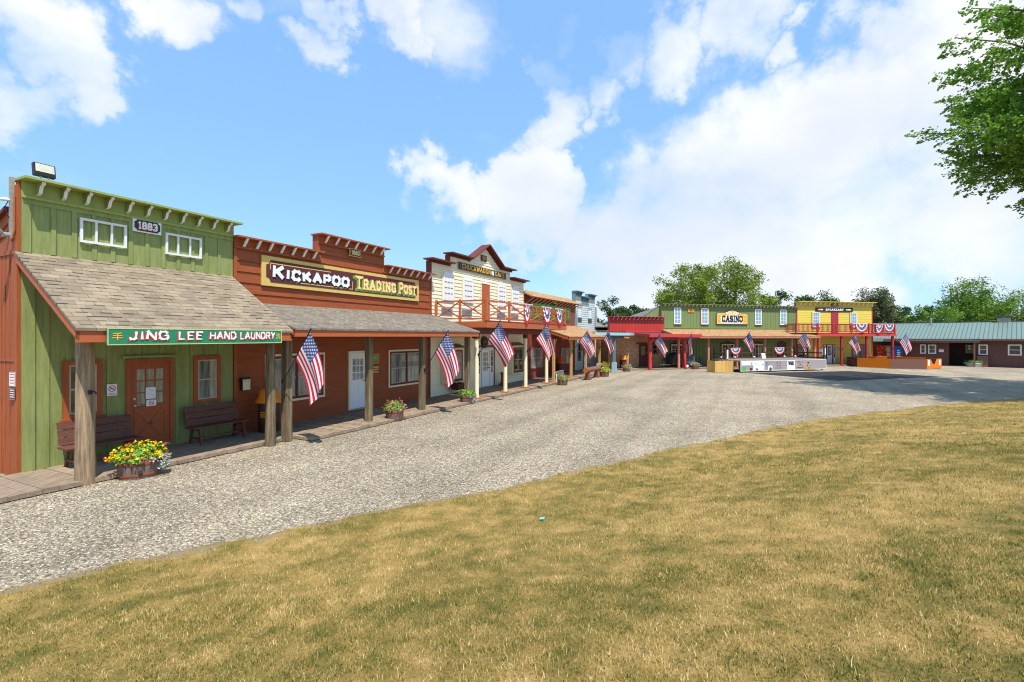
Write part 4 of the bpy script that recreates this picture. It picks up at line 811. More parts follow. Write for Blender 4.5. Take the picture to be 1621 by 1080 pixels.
def saloon():
    L = 8.77; r = FT(YLF, 'storefront', 'yellow two storey saloon front with crimson balcony railing', 'saloon building', 0)
    mb = MB(); mb.B(0, L, -.25, 0, 0, 6.08, YEL); laps(mb, .1, L-.12, 3.3, 5.62, 0, YEL, .165, .022); laps(mb, .06, L-.12, .1, 3.0, 0, YEL, 1.45, .008)
    mb.B(-.006, .10, -.26, .04, .1, 6.0, CRIM); mb.B(L-.12, L+.006, -.26, .04, .1, 6.0, CRIM); mb.build('wall', r)
    cornice(r, 0, -.02, L+.04, 6.14, YEL, .42, .38, 16, brside=PWHT, brm=PWHT, strut=True)
    for a, b in ((1.77, 2.62), (6.1, 6.9)):
        w = window(r, 0, a, b, 3.66, 5.1, .02, PWHT, .06, msash=PWHT, mgl=GLB, cols=3, rows=4, mun=.032)
        mb = MB(); mb.B(a-.07, a-.001, .02, .07, 3.66, 5.1, paint('ochre_side', hexc('#c99a2c'), .6)); mb.B(a-.06, b+.04, .02, .08, 3.59, 3.659, CRIM); mb.build('sill', w)
    mb = MB(); mb.B(3.9, 4.72, .022, .055, 3.12, 5.12, CRIM); mb.ext([(3.84, 5.121), (4.78, 5.121), (4.78, 5.16), (4.31, 5.26), (3.84, 5.16)], .022, .07, CRIM); mb.build('false_door', r)
    T = 2.42; a, b = -2.1, L-.1
    mb = MB(); mb.B(.1, L-.0, .04, T-.03, 3.00, 3.09, DKRED); mb.B(a, .1, .9, T-.5, 3.0, 3.09, DKRED); mb.build('balcony_floor', r)
    mb = MB(); mb.B(.15, L+.05, T-.03, T+.03, 2.78, 3.01, REDT); mb.B(.15, .2, .04, T-.03, 2.782, 3.0, REDT); mb.B(L, L+.05, .04, T-.03, 2.782, 3.0, REDT); mb.build('fascia', r)
    def rail(p, q, n):
        mb = MB(); P = Vector((p[0], -p[1], 0)); Q = Vector((q[0], -q[1], 0)); U = lambda z: Vector((0, 0, z))
        mb.bar(P+U(3.92), Q+U(3.92), .09, .05, CRIM); mb.bar(P+U(3.18), Q+U(3.18), .05, .05, CRIM); mb.bar(P+U(3.85), Q+U(3.85), .04, .05, CRIM)
        for i in range(1, n): c = P.lerp(Q, i/n); mb.box(c.x-.018, c.x+.018, c.y-.018, c.y+.018, 3.18, 3.86, CRIM)
        mb.build('railing', r)
    rp = [(a, T-.05), (.18, T-.05), (1.9, T-.05), (3.85, T-.05), (5.8, T-.05), (7.3, T-.05), (L-.05, T-.05)]
    for p, q in zip(rp, rp[1:]): rail(p, q, int((q[0]-p[0])/.13))
    rail((L-.05, T-.05), (L-.05, .1), 16); rail((a, T-.05), (a, .9), 10)
    for s, t in rp: post(r, 0, s, t, 3.05, 4.0, .11, REDT if s > 0 else CRIM, name='railing_post')
    for s in (.42, 2.87, 5.65, L-.18): post(r, 0, s, 2.25, 0, 2.79, .18, CRIM if s > 1 else REDT)
    window(r, 0, .0+.1, 1.0, .6, 2.0, .02, CRIM, .08, mgl=GLK); window(r, 0, 6.3, 8.2, .66, 2.02, .02, CRIM, .09, units=2, rows=1, mgl=GLC)
    door(r, 0, 3.36, 4.05, .1, 1.98, .02, CRIM, PWHT, (.45, .93), 3, 4, mgl=GLK, mun=PWHT, cw=.06)
    for x in (2.98, 4.1):
        mb = MB(); mb.B(x, x+.35, .021, .04, .1, 1.98, CRIM); mb.B(x+.06, x+.29, .04, .05, .1, 1.92, PWHT); mb.B(x+.11, x+.24, .05, .054, .75, 1.8, GLK)
        for k in range(1, 4): mb.B(x+.11, x+.24, .054, .058, .75+k*.26, .77+k*.26, PWHT)
        mb.build('sidelight', r)
    mb = MB(); mb.B(.02, .16, -.25, -9, 0, 4.6, YEL); mb.B(L-.16, L-.02, -.25, -9, 0, 4.6, YEL); mb.build('side_wall', r)
    mb = MB(); mb.exs([(-.25, 5.5), (-9.2, 4.5), (-9.2, 4.4), (-.25, 5.4)], 0, L, ROOFG); mb.build('roof', r)
saloon()

def lodge():
    L = 15.; r = FT(LOF, 'lodge', 'long low dark brown lodge with sage green metal roof at the right edge', 'building', 0)
    mb = MB(); mb.B(1.9, 6.05, -.2, 0, 0, 2.55, LODGE); mb.B(7.95, L, -.2, 0, 0, 2.55, LODGE); battens(mb, 1.9, 6.05, .05, 2.4, 0, LODGE, .25, .012, .008); battens(mb, 7.95, L, .05, 2.4, 0, LODGE, .25, .012, .008)
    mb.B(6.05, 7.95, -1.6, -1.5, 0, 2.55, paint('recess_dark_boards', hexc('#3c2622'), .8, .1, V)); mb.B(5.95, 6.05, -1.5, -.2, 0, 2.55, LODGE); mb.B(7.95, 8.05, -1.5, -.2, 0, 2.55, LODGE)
    mb.B(-.4, 1.9, -2.2, -2.1, 0, 2.55, LODGE); mb.B(1.8, 1.9, -2.1, -.2, 0, 2.55, LODGE); mb.B(8.0, 8.75, .01, .45, 0, .98, LODGET); mb.build('wall', r)
    k = .0; T = .75; ez = 2.55; rz = 4.18; run = 4.5; mb = MB()
    mb.exs([(T, ez), (-run, rz), (-2*run-T, ez), (-2*run-T, ez-.06), (-run, rz-.08), (T, ez-.06)], -.6, L+3, METALG)
    SEAM = paint('metal_roof_seam', hexc('#4f665c'), .5, .1)
    n = int((L+3.6)/.3)
    for i in range(n+1): x = -.58+i*.3; mb.exs([(T, ez+.002), (-run, rz+.002), (-run, rz+.04), (T, ez+.042)], x, x+.03, SEAM)
    mb.B(-.6, L+3, -run-.12, -run+.12, rz+.0, rz+.06, TEALD); mb.build('roof', r)
    mb = MB(); mb.B(1.2, 7.7, T-.02, T+.10, 2.36, 2.50, LODGET); mb.B(8.3, L+3, T-.02, T+.10, 2.40, 2.53, LODGET); mb.B(1.2, L+3, T-.12, T-.02, 2.32, 2.5, LODGE); mb.build('gutter', r)
    mb = MB(); mb.B(-.6, 2.0, T-.1, T+.02, 2.26, 2.52, BLUEL); mb.build('fascia', r)
    mb = MB(); mb.B(2.2, 8.2, .9, 1.0, 2.18, 2.34, LODGET); mb.exs([(.0, 2.5), (1.05, 2.36), (1.05, 2.31), (0, 2.45)], 2.2, 8.3, TEALD); mb.build('awning', r)
    mb = MB(); mb.tube([(7.9, -.8, 2.3), (7.9, -.1, 2.1), (7.9, -.08, .1)], .045, LODGET); mb.build('downspout', r)
    post(r, 0, 7.86, .95, 0, 2.2, .1, LODGET)
    for a, b, z0, z1 in ((3.95, 4.4, 1.1, 1.98), (4.55, 5.15, 1.1, 1.98), (8.1, 8.72, 1.09, 2.03), (9.99, 10.85, 1.09, 2.05), (12.6, 13.5, 1.09, 2.05)):
        window(r, 0, a, b, z0, z1, .02, PWHT, .06, mgl=GL, msash=PWHT)
    mb = MB(); mb.B(7.1, 7.75, -1.5, -1.47, 1.15, 2.0, paint('amber_glass', hexc('#8f8a45'), .2, .2)); mb.B(7.3, 7.48, -1.47, -1.465, 1.5, 1.95, PWHT)
    for k in range(4): mb.B(7.1+k*.2, 7.13+k*.2, -1.47, -1.46, 1.15, 2.0, DKRED)
    for k in range(4): mb.B(7.1, 7.75, -1.47, -1.461, 1.15+k*.27, 1.18+k*.27, DKRED)
    mb.build('stained_window', r)
    mb = MB(); mb.B(9.2, 10.1, -run-.7, -run+.3, 3.9, 4.55, paint('chimney_brick', hexc('#b3a08c'), .9)); mb.B(9.1, 10.2, -run-.8, -run+.4, 4.62, 4.72, TEALD); mb.build('chimney', r)
    mb = MB(); mb.cyl((4.4, 3.6, 3.9), (4.4, 3.6, 4.5), .07, .07, GREYM, 10); mb.cyl((4.4, 3.6, 4.5), (4.4, 3.6, 4.62), .11, .09, GREYM, 10); mb.build('vent_pipe', r)
lodge()

# ------------------------------------------------------------ signs (each a thing of its own, fixed to its wall)
def sign(F, name, label, s0, s1, z0, z1, t, cat='sign', group=None):
    r = FT(F, name, label, cat, (s0+s1)/2, t, (z0+z1)/2, group); return r, (s1-s0)/2, (z1-z0)/2
def signs():
    # laundry fascia sign
    r, w, h = sign(ROW, 'shop_sign', 'long green fascia sign reading JING LEE HAND LAUNDRY', 4.64, 8.24, 2.595, 2.905, 2.415)
    mb = MB(); mb.box(-w, w, -.03, 0, -h, h, PGRN); frame_rect(mb, -w, w, -h, h, .016, -.036, -.03, paint('sign_edge', hexc('#c9d28a'), .5)); mb.build('board', r)
    words = [('JING', .092, .285), ('LEE', .335, .47), ('HAND', .51, .672), ('LAUNDRY', .70, .945)]
    for m, dx, dz, y in ((PRED, -.022, -.020, -.031), (PWHT, 0, 0, -.040)):
        mb = MB()
        for k, (t, a, b) in enumerate(words): letters(mb, t, -w+a*2*w, -w+b*2*w, -h*.40, h*.70, y, m, w=.165, style='brush', jitter=.10, dx=dx, dz=dz, seed=4, gap=.3)
        mb.build('lettering', r)
    mb = MB(); fontmesh(mb, '\u624b', -w+.07, -w+.24, -h*.55, h*.5, -.034, PYEL, .02); fontmesh(mb, '\u6d17', w-.17, w-.04, -h*.35, h*.5, -.034, PYEL, .02); mb.build('characters', r)
    # 1883 plaque
    r, w, h = sign(ROW, 'year_plaque', 'white edged dark green plaque reading 1883 on the green storefront', 6.2, 6.8, 5.17, 5.48, .03)
    mb = MB(); mb.box(-w, w, -.03, 0, -h, h, PWHT); mb.ext(notched(-w+.03, w-.03, -h+.03, h-.03, .05, 4), .031, .036, PDGRN); mb.build('board', r)
    mb = MB(); letters(mb, '1883', -w*.66-.014, w*.66-.014, -h*.56-.012, h*.56-.012, -.037, PRED, w=.2, gap=.3, style='slab'); mb.build('lettering', r)
    mb = MB(); letters(mb, '1883', -w*.66, w*.66, -h*.56, h*.56, -.048, PWHT, w=.2, gap=.3, style='slab'); mb.build('lettering', r)
    # trading post
    r, w, h = sign(ROW, 'shop_sign', 'long maroon and tan signboard reading KICKAPOO TRADING POST', 9.45, 16.77, 4.23, 5.10, .035)
    mb = MB(); mb.box(-w, w, -.05, 0, -h, h, PTAN); mb.ext(notched(-w+.14, w-.14, -h+.11, h-.11, .14), .051, .058, PMAR)
    y = -.062
    def ln(a, b, c, d): mb.box(a, b, y, -.058, c, d, PTAN)
    ln(-w+.26, -w+.285, .05, h-.19); ln(-w+.26, -w+2.55, h-.215, h-.19); ln(-w+1.1, -.12, -h+.17, -h+.195); ln(-.145, -.12, -h+.17, h-.42); mb.build('board', r)
    for m, dx, dz, y, g in ((PBLK, .035, -.035, -.061, .012), (PWHT, 0, 0, -.074, 0)):
        mb = MB(); letters(mb, 'Kickapoo', -w+.34, -.30, -h+.235, h-.235, y, m, w=.20, gap=.2, jitter=.08, caps=.82, dx=dx, dz=dz, grow=g, seed=8); mb.build('lettering', r)
    for m, dx, dz, y, g in ((PLGRN, -.05, -.04, -.061, .05), (PORG, -.0, 0, -.074, .03), (PCRM, 0, 0, -.088, -.012)):
        mb = MB(); letters(mb, 'Trading', .03, 2.15, -h+.22, h-.20, y, m, w=.2, gap=.42, style='slab', caps=.84, dx=dx, dz=dz, grow=g); letters(mb, 'Post', 2.36, 3.42, -h+.22, h-.20, y, m, w=.2, gap=.42, style='slab', caps=.84, dx=dx, dz=dz, grow=g); mb.build('lettering', r)
    r, w, h = sign(ROW, 'year_plaque', 'small tan scroll plaque reading 1880 on the stepped red parapet', 12.8, 13.4, 5.57, 5.84, .08)
    mb = MB(); mb.ext([(-w, -h), (w, -h), (w-.05, 0), (w, h), (-w, h), (-w+.05, 0)], 0, .03, PTAN); mb.ext([(-w+.03, -h+.02), (w-.03, -h+.02), (w-.075, 0), (w-.03, h-.02), (-w+.03, h-.02), (-w+.075, 0)], .031, .036, PMAR); mb.build('board', r)
    mb = MB(); letters(mb, '1880', -w*.62, w*.62, -h*.55, h*.55, -.037, PCRM, w=.16, gap=.35, style='slab'); mb.build('lettering', r)
    # cafe
    r, w, h = sign(ROW, 'shop_sign', 'long black sign with yellow letters reading CHUCKWAGON CAFE', 19.86, 24.8, 5.975, 6.33, .04)
    mb = MB(); mb.box(-w, w, -.04, 0, -h, h, paint('grey_sign_edge', hexc('#6d6f70'), .5)); mb.box(-w+.03, w-.03, -.045, -.04, -h+.03, h-.03, PBLK)
    for x in (-w+.14, w-.14): star(mb, x, .06, .06, -.05, PRED); star(mb, x, -.07, .06, -.05, PRED)
    mb.build('board', r)
    for m, dz, y, g in ((PYEL, 0, -.050, -.008),):
        mb = MB(); letters(mb, 'CHUCKWAGON', -w+.28, .62, -h*.62, h*.68, y, m, w=.2, gap=.42, style='slab', dz=dz, grow=g); letters(mb, 'CAFE', 1.12, w-.27, -h*.62, h*.68, y, m, w=.2, gap=.42, style='slab', dz=dz, grow=g); mb.build('lettering', r)
    mb = MB(); mb.box(.74, 1.0, -.052, -.046, -.07, .10, PWHT); mb.cyl((.80, -.05, -.09), (.80, -.056, -.09), .045, .045, PWHT, 12); mb.cyl((.95, -.05, -.09), (.95, -.056, -.09), .045, .045, PWHT, 12); mb.build('wagon_emblem', r)
    r, w, h = sign(ROW, 'year_plaque', 'small dark plaque reading 1879 under the cafe gable peak', 22.03, 22.6, 6.68, 6.98, .035)
    mb = MB(); mb.box(-w, w, -.03, 0, -h, h, DKRED); mb.ext(chamf(-w+.03, w-.03, -h+.03, h-.03, .05), .031, .036, PBLK); mb.build('board', r)
    mb = MB(); letters(mb, '1879', -w*.66, w*.66, -h*.55, h*.55, -.037, PORG, w=.2, gap=.3, style='slab'); mb.build('lettering', r)
    # pink storefront mural board, mostly behind bunting
    r, w, h = sign(ROW, 'mural_board', 'green painted board with yellow lettering behind the bunting of the pink storefront', 28.3, 35.5, 3.95, 4.88, .03)
    mb = MB(); mb.box(-w, w, -.03, 0, -h, h, PLGRN); rr = random.Random(4)
    for k in range(34): x = -w+.1+k*.21; mb.ext([(x, h-.02), (x+.2, h-.02), (x+.1, h+.10+rr.random()*.06)][::-1], .01, .028, PGRN); mb.ext([(x, -h), (x+.1, -h-.08-rr.random()*.05), (x+.2, -h)], .01, .028, PGRN)
    mb.build('board', r)
    for m, dz, dx, y in ((PRED, -.03, -.03, -.032), (PYEL, 0, 0, -.044)):
        mb = MB()
        for k in range(9):
            x = -w+.5+k*.74; mb.ext([(x+dx, -h*.6+dz), (x+.5+dx, -h*.6+dz), (x+.5+dx, -h*.35+dz), (x+.35+dx, -h*.35+dz), (x+.35+dx, h*.35+dz), (x+.5+dx, h*.35+dz), (x+.5+dx, h*.6+dz), (x+dx, h*.6+dz), (x+dx, h*.35+dz), (x+.15+dx, h*.35+dz), (x+.15+dx, -h*.35+dz), (x+dx, -h*.35+dz)], -y, -y+.006, m)
        mb.build('lettering', r)
    r, w, h = sign(ROW, 'year_plaque', 'small green and yellow plaque under the tan cap roof', 31.45, 32.05, 5.0, 5.3, .30)
    mb = MB(); mb.box(-w, w, -.03, 0, -h, h, PYEL); mb.box(-w+.04, w-.04, -.036, -.03, -h+.04, h-.04, PLGRN); mb.build('board', r); mb = MB(); mb.bar((0, .0, 0), (0, .26, 0), .03, .03, PINKL); mb.build('arm', r)
    # casino
    r, w, h = sign(CAS, 'shop_sign', 'yellow arched sign with black letters reading CASINO', 5.62, 9.08, 3.85, 4.93, .04)
    def arch(e):
        q = [(-w+.0+e, -h+e), (w-e, -h+e), (w-e, h-.16-e*.4), (w-.14-e*.4, h-e)]
        q += [(.95-e*.3, h-e)]+[(a*.95*1.0, h-e+.26*math.cos(a*math.pi/2)**1.3) for a in (.8, .6, .4, .2, 0, -.2, -.4, -.6, -.8)]+[(-.95+e*.3, h-e)]
        return q+[(-w+.14+e*.4, h-e), (-w+e, h-.16-e*.4)]
    mb = MB(); mb.ext(arch(0), 0, .05, PBLK); mb.ext(arch(.055), .051, .056, PWHT); mb.ext(arch(.085), .057, .062, PYEL); star(mb, -.80, h-.12, .085, -.066, PRED); star(mb, .80, h-.12, .085, -.066, PRED); mb.build('board', r)
    mb = MB(); letters(mb, 'WILD', -.66, -.06, h-.17, h+.07, -.064, PWHT, w=.22, gap=.25); letters(mb, 'WEST', .06, .66, h-.17, h+.07, -.064, PWHT, w=.22, gap=.25); mb.build('lettering', r)
    for m, dx, dz, g, y in ((PWHT, -.05, -.05, .10, -.064), (PBLK, 0, 0, 0, -.078)):
        mb = MB(); letters(mb, 'CASINO', -1.12, 1.12, -h+.22, h-.24, y, m, w=.24, gap=.32, style='slab', dx=dx, dz=dz, grow=g); mb.build('lettering', r)
    mb = MB()
    for x in (-1.43, 1.43):
        for z, ww in ((.22, .16), (.14, .12), (0, .03), (-.16, .14), (-.25, .16)): mb.box(x-ww, x+ww, -.066, -.062, z-.022, z+.022, PORG)
    mb.build('side_ornament', r)
    r, w, h = sign(CAS, 'year_plaque', 'small orange plaque reading 1891 between the green hall windows', 2.65, 3.28, 4.93, 5.25, .03)
    mb = MB(); mb.box(-w, w, -.03, 0, -h, h, PORG); mb.build('board', r); mb = MB(); letters(mb, '1891', -w*.6, w*.6, -h*.5, h*.5, -.031, BAND, w=.16, gap=.3); mb.build('lettering', r)
    # saloon
    r, w, h = sign(YLF, 'shop_sign', 'long black sign with white letters reading SPEAKEASY', 2.12, 6.37, 5.20, 5.58, .05)
    mb = MB(); mb.box(-w, w, -.04, 0, -h, h, PBLK)
    for x in (-1.58, 1.58):
        mb.box(x-.26, x+.26, -.045, -.04, -.07, .06, PWHT); mb.box(x-.2, x-.02, -.049, -.045, -.05, .04, BLUEL if x > 0 else PORG)
        for e in (-.38, .38): mb.box(x+e-.02, x+e+.02, -.045, -.04, -.07, .06, PRED)
    mb.build('board', r); mb = MB(); letters(mb, 'SPEAKEASY', -1.02, 1.02, -h*.58, h*.62, -.042, PWHT, w=.22, gap=.36, style='slab'); mb.build('lettering', r)
    r, w, h = sign(YLF, 'year_plaque', 'small dark plaque in the yellow cornice above the long black sign', 3.85, 4.6, 5.70, 5.98, .12)
    mb = MB(); mb.box(-w, w, -.03, 0, -h, h, PBLK); frame_rect(mb, -w+.07, w-.07, -h+.05, h-.05, .02, -.036, -.03, PORG); mb.box(-w*.45, w*.45, -.034, -.03, -.05, .05, GREYM); mb.build('board', r)
    # small notices
    def ban(r, w, h, zc, rad):
        mb = MB(); n = 20
        for i in range(n):
            a, b = 2*math.pi*i/n, 2*math.pi*(i+1)/n; ro, ri = rad, rad*.78
            mb.poly([(ro*math.cos(a), -.012, zc+ro*math.sin(a)), (ro*math.cos(b), -.012, zc+ro*math.sin(b)), (ri*math.cos(b), -.012, zc+ri*math.sin(b)), (ri*math.cos(a), -.012, zc+ri*math.sin(a))][::-1], PRED)
        mb.bar((-rad*.62, -.0135, zc+rad*.62), (rad*.62, -.0135, zc-rad*.62), .002, rad*.2, PRED); mb.box(-rad*.5, rad*.45, -.0115, -.010, zc-rad*.12, zc+rad*.08, PBLK); mb.build('symbol', r)
    r, w, h = sign(ROW, 'notice', 'white no smoking notice with red circle beside the crossbuck door', 5.70, 5.89, 1.44, 1.70, .045); mb = MB(); mb.box(-w, w, -.01, 0, -h, h, PWHT); mb.build('plate', r); ban(r, w, h, .03, .07); mb = MB(); fontmesh(mb, 'NO SMOKING', -w*.8, w*.8, -h*.82, -h*.58, -.0105, PRED, .01); mb.build('lettering', r)
    r, w, h = sign(ROW, 'notice', 'small white prohibition notice on the crossbuck door', 6.47, 6.68, 1.12, 1.26, .062); mb = MB(); mb.box(-w, w, -.008, 0, -h, h, PWHT); mb.build('plate', r); ban(r, w, h, 0, .055)
    r, w, h = sign(ROW, 'notice', 'blank paper sheet taped inside the crossbuck door glass', 6.46, 6.67, 1.29, 1.56, .062); mb = MB(); mb.box(-w, w, -.004, 0, -h, h, PWHT)
    for k in range(7): mb.box(-w*.7, w*.7, -.0045, -.004, h*.6-k*.03, h*.6-k*.03+.006, GREYM)
    mb.build('sheet', r)
    r, w, h = sign(ROW, 'door_sign', 'green and orange painted board beside the white door', 13.86, 14.38, 1.72, 2.12, .05); mb = MB(); mb.box(-w, w, -.02, 0, -h, h, paint('burnt_orange', hexc('#c2742f'), .6)); mb.ext(chamf(-w+.05, w-.05, -h+.05, h-.05, .06), .021, .026, PLGRN); mb.build('board', r)
    mb = MB(); star(mb, 0, .03, .06, -.03, PORG); mb.box(-w*.55, w*.6, -.03, -.026, -.12, -.06, PRED); mb.build('ornament', r)
    r, w, h = sign(ROW, 'door_sign', 'orange slatted notice board hanging under the green board', 13.90, 14.36, 1.36, 1.68, .05); mb = MB(); mb.box(-w, w, -.02, 0, -h, h, TEALD)
    for k in range(3): mb.box(-w+.03, w-.03, -.026, -.02, -h+.04+k*.09, -h+.10+k*.09, PORG)
    mb.build('board', r)
    for nm, lab, z0, z1, col, t0 in (('notice', 'white notice on the red end wall corner', 1.78, 2.06, PWHT, -.02), ('notice', 'dark brown metal notice below the white one on the red end wall', 1.52, 1.74, DKRED, -.02)):
        x, y_, _ = ROW.W(4.31-.07, -.16); r = thing(nm, lab, 'notice', (x, y_, (z0+z1)/2), ROW.ang-R(90)); w = .12; h = (z1-z0)/2
        mb = MB(); mb.box(-w, w, -.012, 0, -h, h, col); frame_rect(mb, -w, w, -h, h, .01, -.015, -.012, GREYM); mb.build('plate', r)
        mb = MB()
        for k in range(4): mb.box(-w*.7, w*.7, -.0135, -.012, h*.6-k*h*.4, h*.6-k*h*.4+.018, PRED if col is PWHT else PWHT)
        mb.build('text_lines', r)
    # round neon sign over the cafe door
    r = FT(ROW, 'round_sign', 'round dark teal sign with red script above the cafe door', 'sign', 22.35, .12, 2.46)
    mb = MB(); mb.cyl((0, .08, 0), (0, 0, 0), .30, .30, PBLK, 28); mb.build('disc', r); mb = MB(); n = 28
    for i in range(n):
        a, b = 2*math.pi*i/n, 2*math.pi*(i+1)/n; mb.poly([(.29*math.cos(a), -.006, .29*math.sin(a)), (.29*math.cos(b), -.006, .29*math.sin(b)), (.24*math.cos(b), -.006, .24*math.sin(b)), (.24*math.cos(a), -.006, .24*math.sin(a))][::-1], paint('teal_ring', hexc('#2f6b74'), .4))
    mb.build('ring', r); mb = MB(); letters(mb, 'CAFE', -.20, .20, -.07, .09, -.008, PRED, w=.24, gap=.3, style='brush'); mb.build('lettering', r)
    r = FT(ROW, 'notice', 'purple notice on the cream wall left of the cafe door', 'notice', 20.9, .05, 1.75); mb = MB(); mb.box(-.06, .06, -.01, 0, -.16, .16, paint('purple_print', hexc('#6d5a8c'), .6)); mb.build('plate', r)
    r = FT(YLF, 'notice', 'small grey notice on the yellow wall right of the saloon door', 'notice', 4.75, .05, 1.55); mb = MB(); mb.box(-.07, .07, -.01, 0, -.14, .14, paint('mauve_print', hexc('#a98ca8'), .6)); mb.build('plate', r)
    r = FT(LOF, 'notice', 'white notice under a small orange board on the brown lodge wall', 'notice', 5.52, .05, 1.42); mb = MB(); mb.box(-.18, .18, -.02, 0, -.14, .10, PWHT); mb.build('plate', r); mb = MB(); mb.box(-.24, .24, -.03, 0, .16, .22, TRIM); mb.build('board', r)
signs()

# ------------------------------------------------------------ street furniture along the row
def bench_proto(F, s, t, L, label):
    r = FT(F, 'bench', label, 'bench', s, t, .10, 'brown plank benches on the boardwalk'); h = L/2
    mb = MB(); mb.box(-h, h, -.34, -.16, .40, .44, BENCH); mb.box(-h, h, -.15, .04, .40, .44, BENCH); mb.build('seat', r, bevel=.006)
    mb = MB()
    for k in range(3): mb.mesh([(-h+.03, .03+.035*k, .46+.155*k), (h-.03, .03+.035*k, .46+.155*k), (h-.03, .06+.035*k, .60+.155*k), (-h+.03, .06+.035*k, .60+.155*k), (-h+.03, .06+.035*k, .46+.155*k), (h-.03, .06+.035*k, .46+.155*k), (h-.03, .09+.035*k, .60+.155*k), (-h+.03, .09+.035*k, .60+.155*k)], [(0,1,2,3),(5,4,7,6),(0,3,7,4),(1,5,6,2),(3,2,6,7),(0,4,5,1)], BENCH)
    mb.build('backrest', r)
    for x in (-h+.16, h-.16):
        mb = MB(); mb.bar((x, -.28, .40), (x, -.36, 0), .04, .07, BENCH, up=(0, 1, 0)); mb.build('leg', r); mb = MB(); mb.bar((x, -.02, .40), (x, .10, 0), .04, .07, BENCH, up=(0, 1, 0)); mb.build('leg', r)
        mb = MB(); mb.box(x-.02, x+.02, -.33, .06, .12, .17, BENCH); mb.box(x-.03, x+.03, -.32, .04, .34, .40, BENCH); mb.bar((x, .05, .4), (x, .17, .90), .04, .05, BENCH, up=(0, 1, 0)); mb.build('stretcher', r)
    mb = MB(); mb.box(-h+.18, h-.18, -.16, -.12, .125, .165, BENCH); mb.build('crossbar', r)
bench_proto(ROW, 5.42, .35, 1.35, 'brown plank bench under the window behind the round log post')
bench_proto(ROW, 7.92, .35, 1.45, 'brown plank bench between the crossbuck door and the red storefront')

def bin_(X, label, top, lid='dome', rot=0, s=1.):
    r = thing('trash_bin', label, 'trash bin', X, rot, 'drum trash bins with coloured lids')
    mb = MB(); mb.lathe([(0, 0), (.27, 0), (.28, .02), (.275, .26), (.285, .28), (.275, .30), (.275, .52), (.285, .54), (.275, .56), (.28, .80), (.27, .82), (0, .82)], DRUM, 24); d = mb.build('drum', r)
    if top is ORANGE and lid == 'dome':
        mb = MB()
        for k in range(3): mb.box(-.09, .05, -.288, -.27, .42+k*.06, .45+k*.06, ORANGE)
        mb.build('decal', d)
    mb = MB()
    if lid == 'dome': mb.lathe([(.30, .80), (.34, .82), (.335, .86), (.28, .95), (.25, 1.02), (.235, 1.12), (.18, 1.20), (.08, 1.235), (0, 1.24)], top, 24)
    else: mb.lathe([(.28, .80), (.34, .80), (.27, .93), (.25, .95), (.25, 1.16), (.22, 1.2), (0, 1.2)], top, 24)
    mb.build('lid', r)
    for c in r.children:
        c.scale = (s, s, s)
    return r
bin_(ROW.W(9.32, .55, .1), 'orange domed trash bin against the red storefront behind the wooden posts', ORANGE)
bin_(ROW.W(31.9, .6, .1), 'red orange lidded trash bin on the boardwalk of the pink storefront', ORANGR, 'flat')
bin_((9.3, 41.2, .0), 'orange topped trash bin in front of the tan brick wall', ORANGE, 'flat')

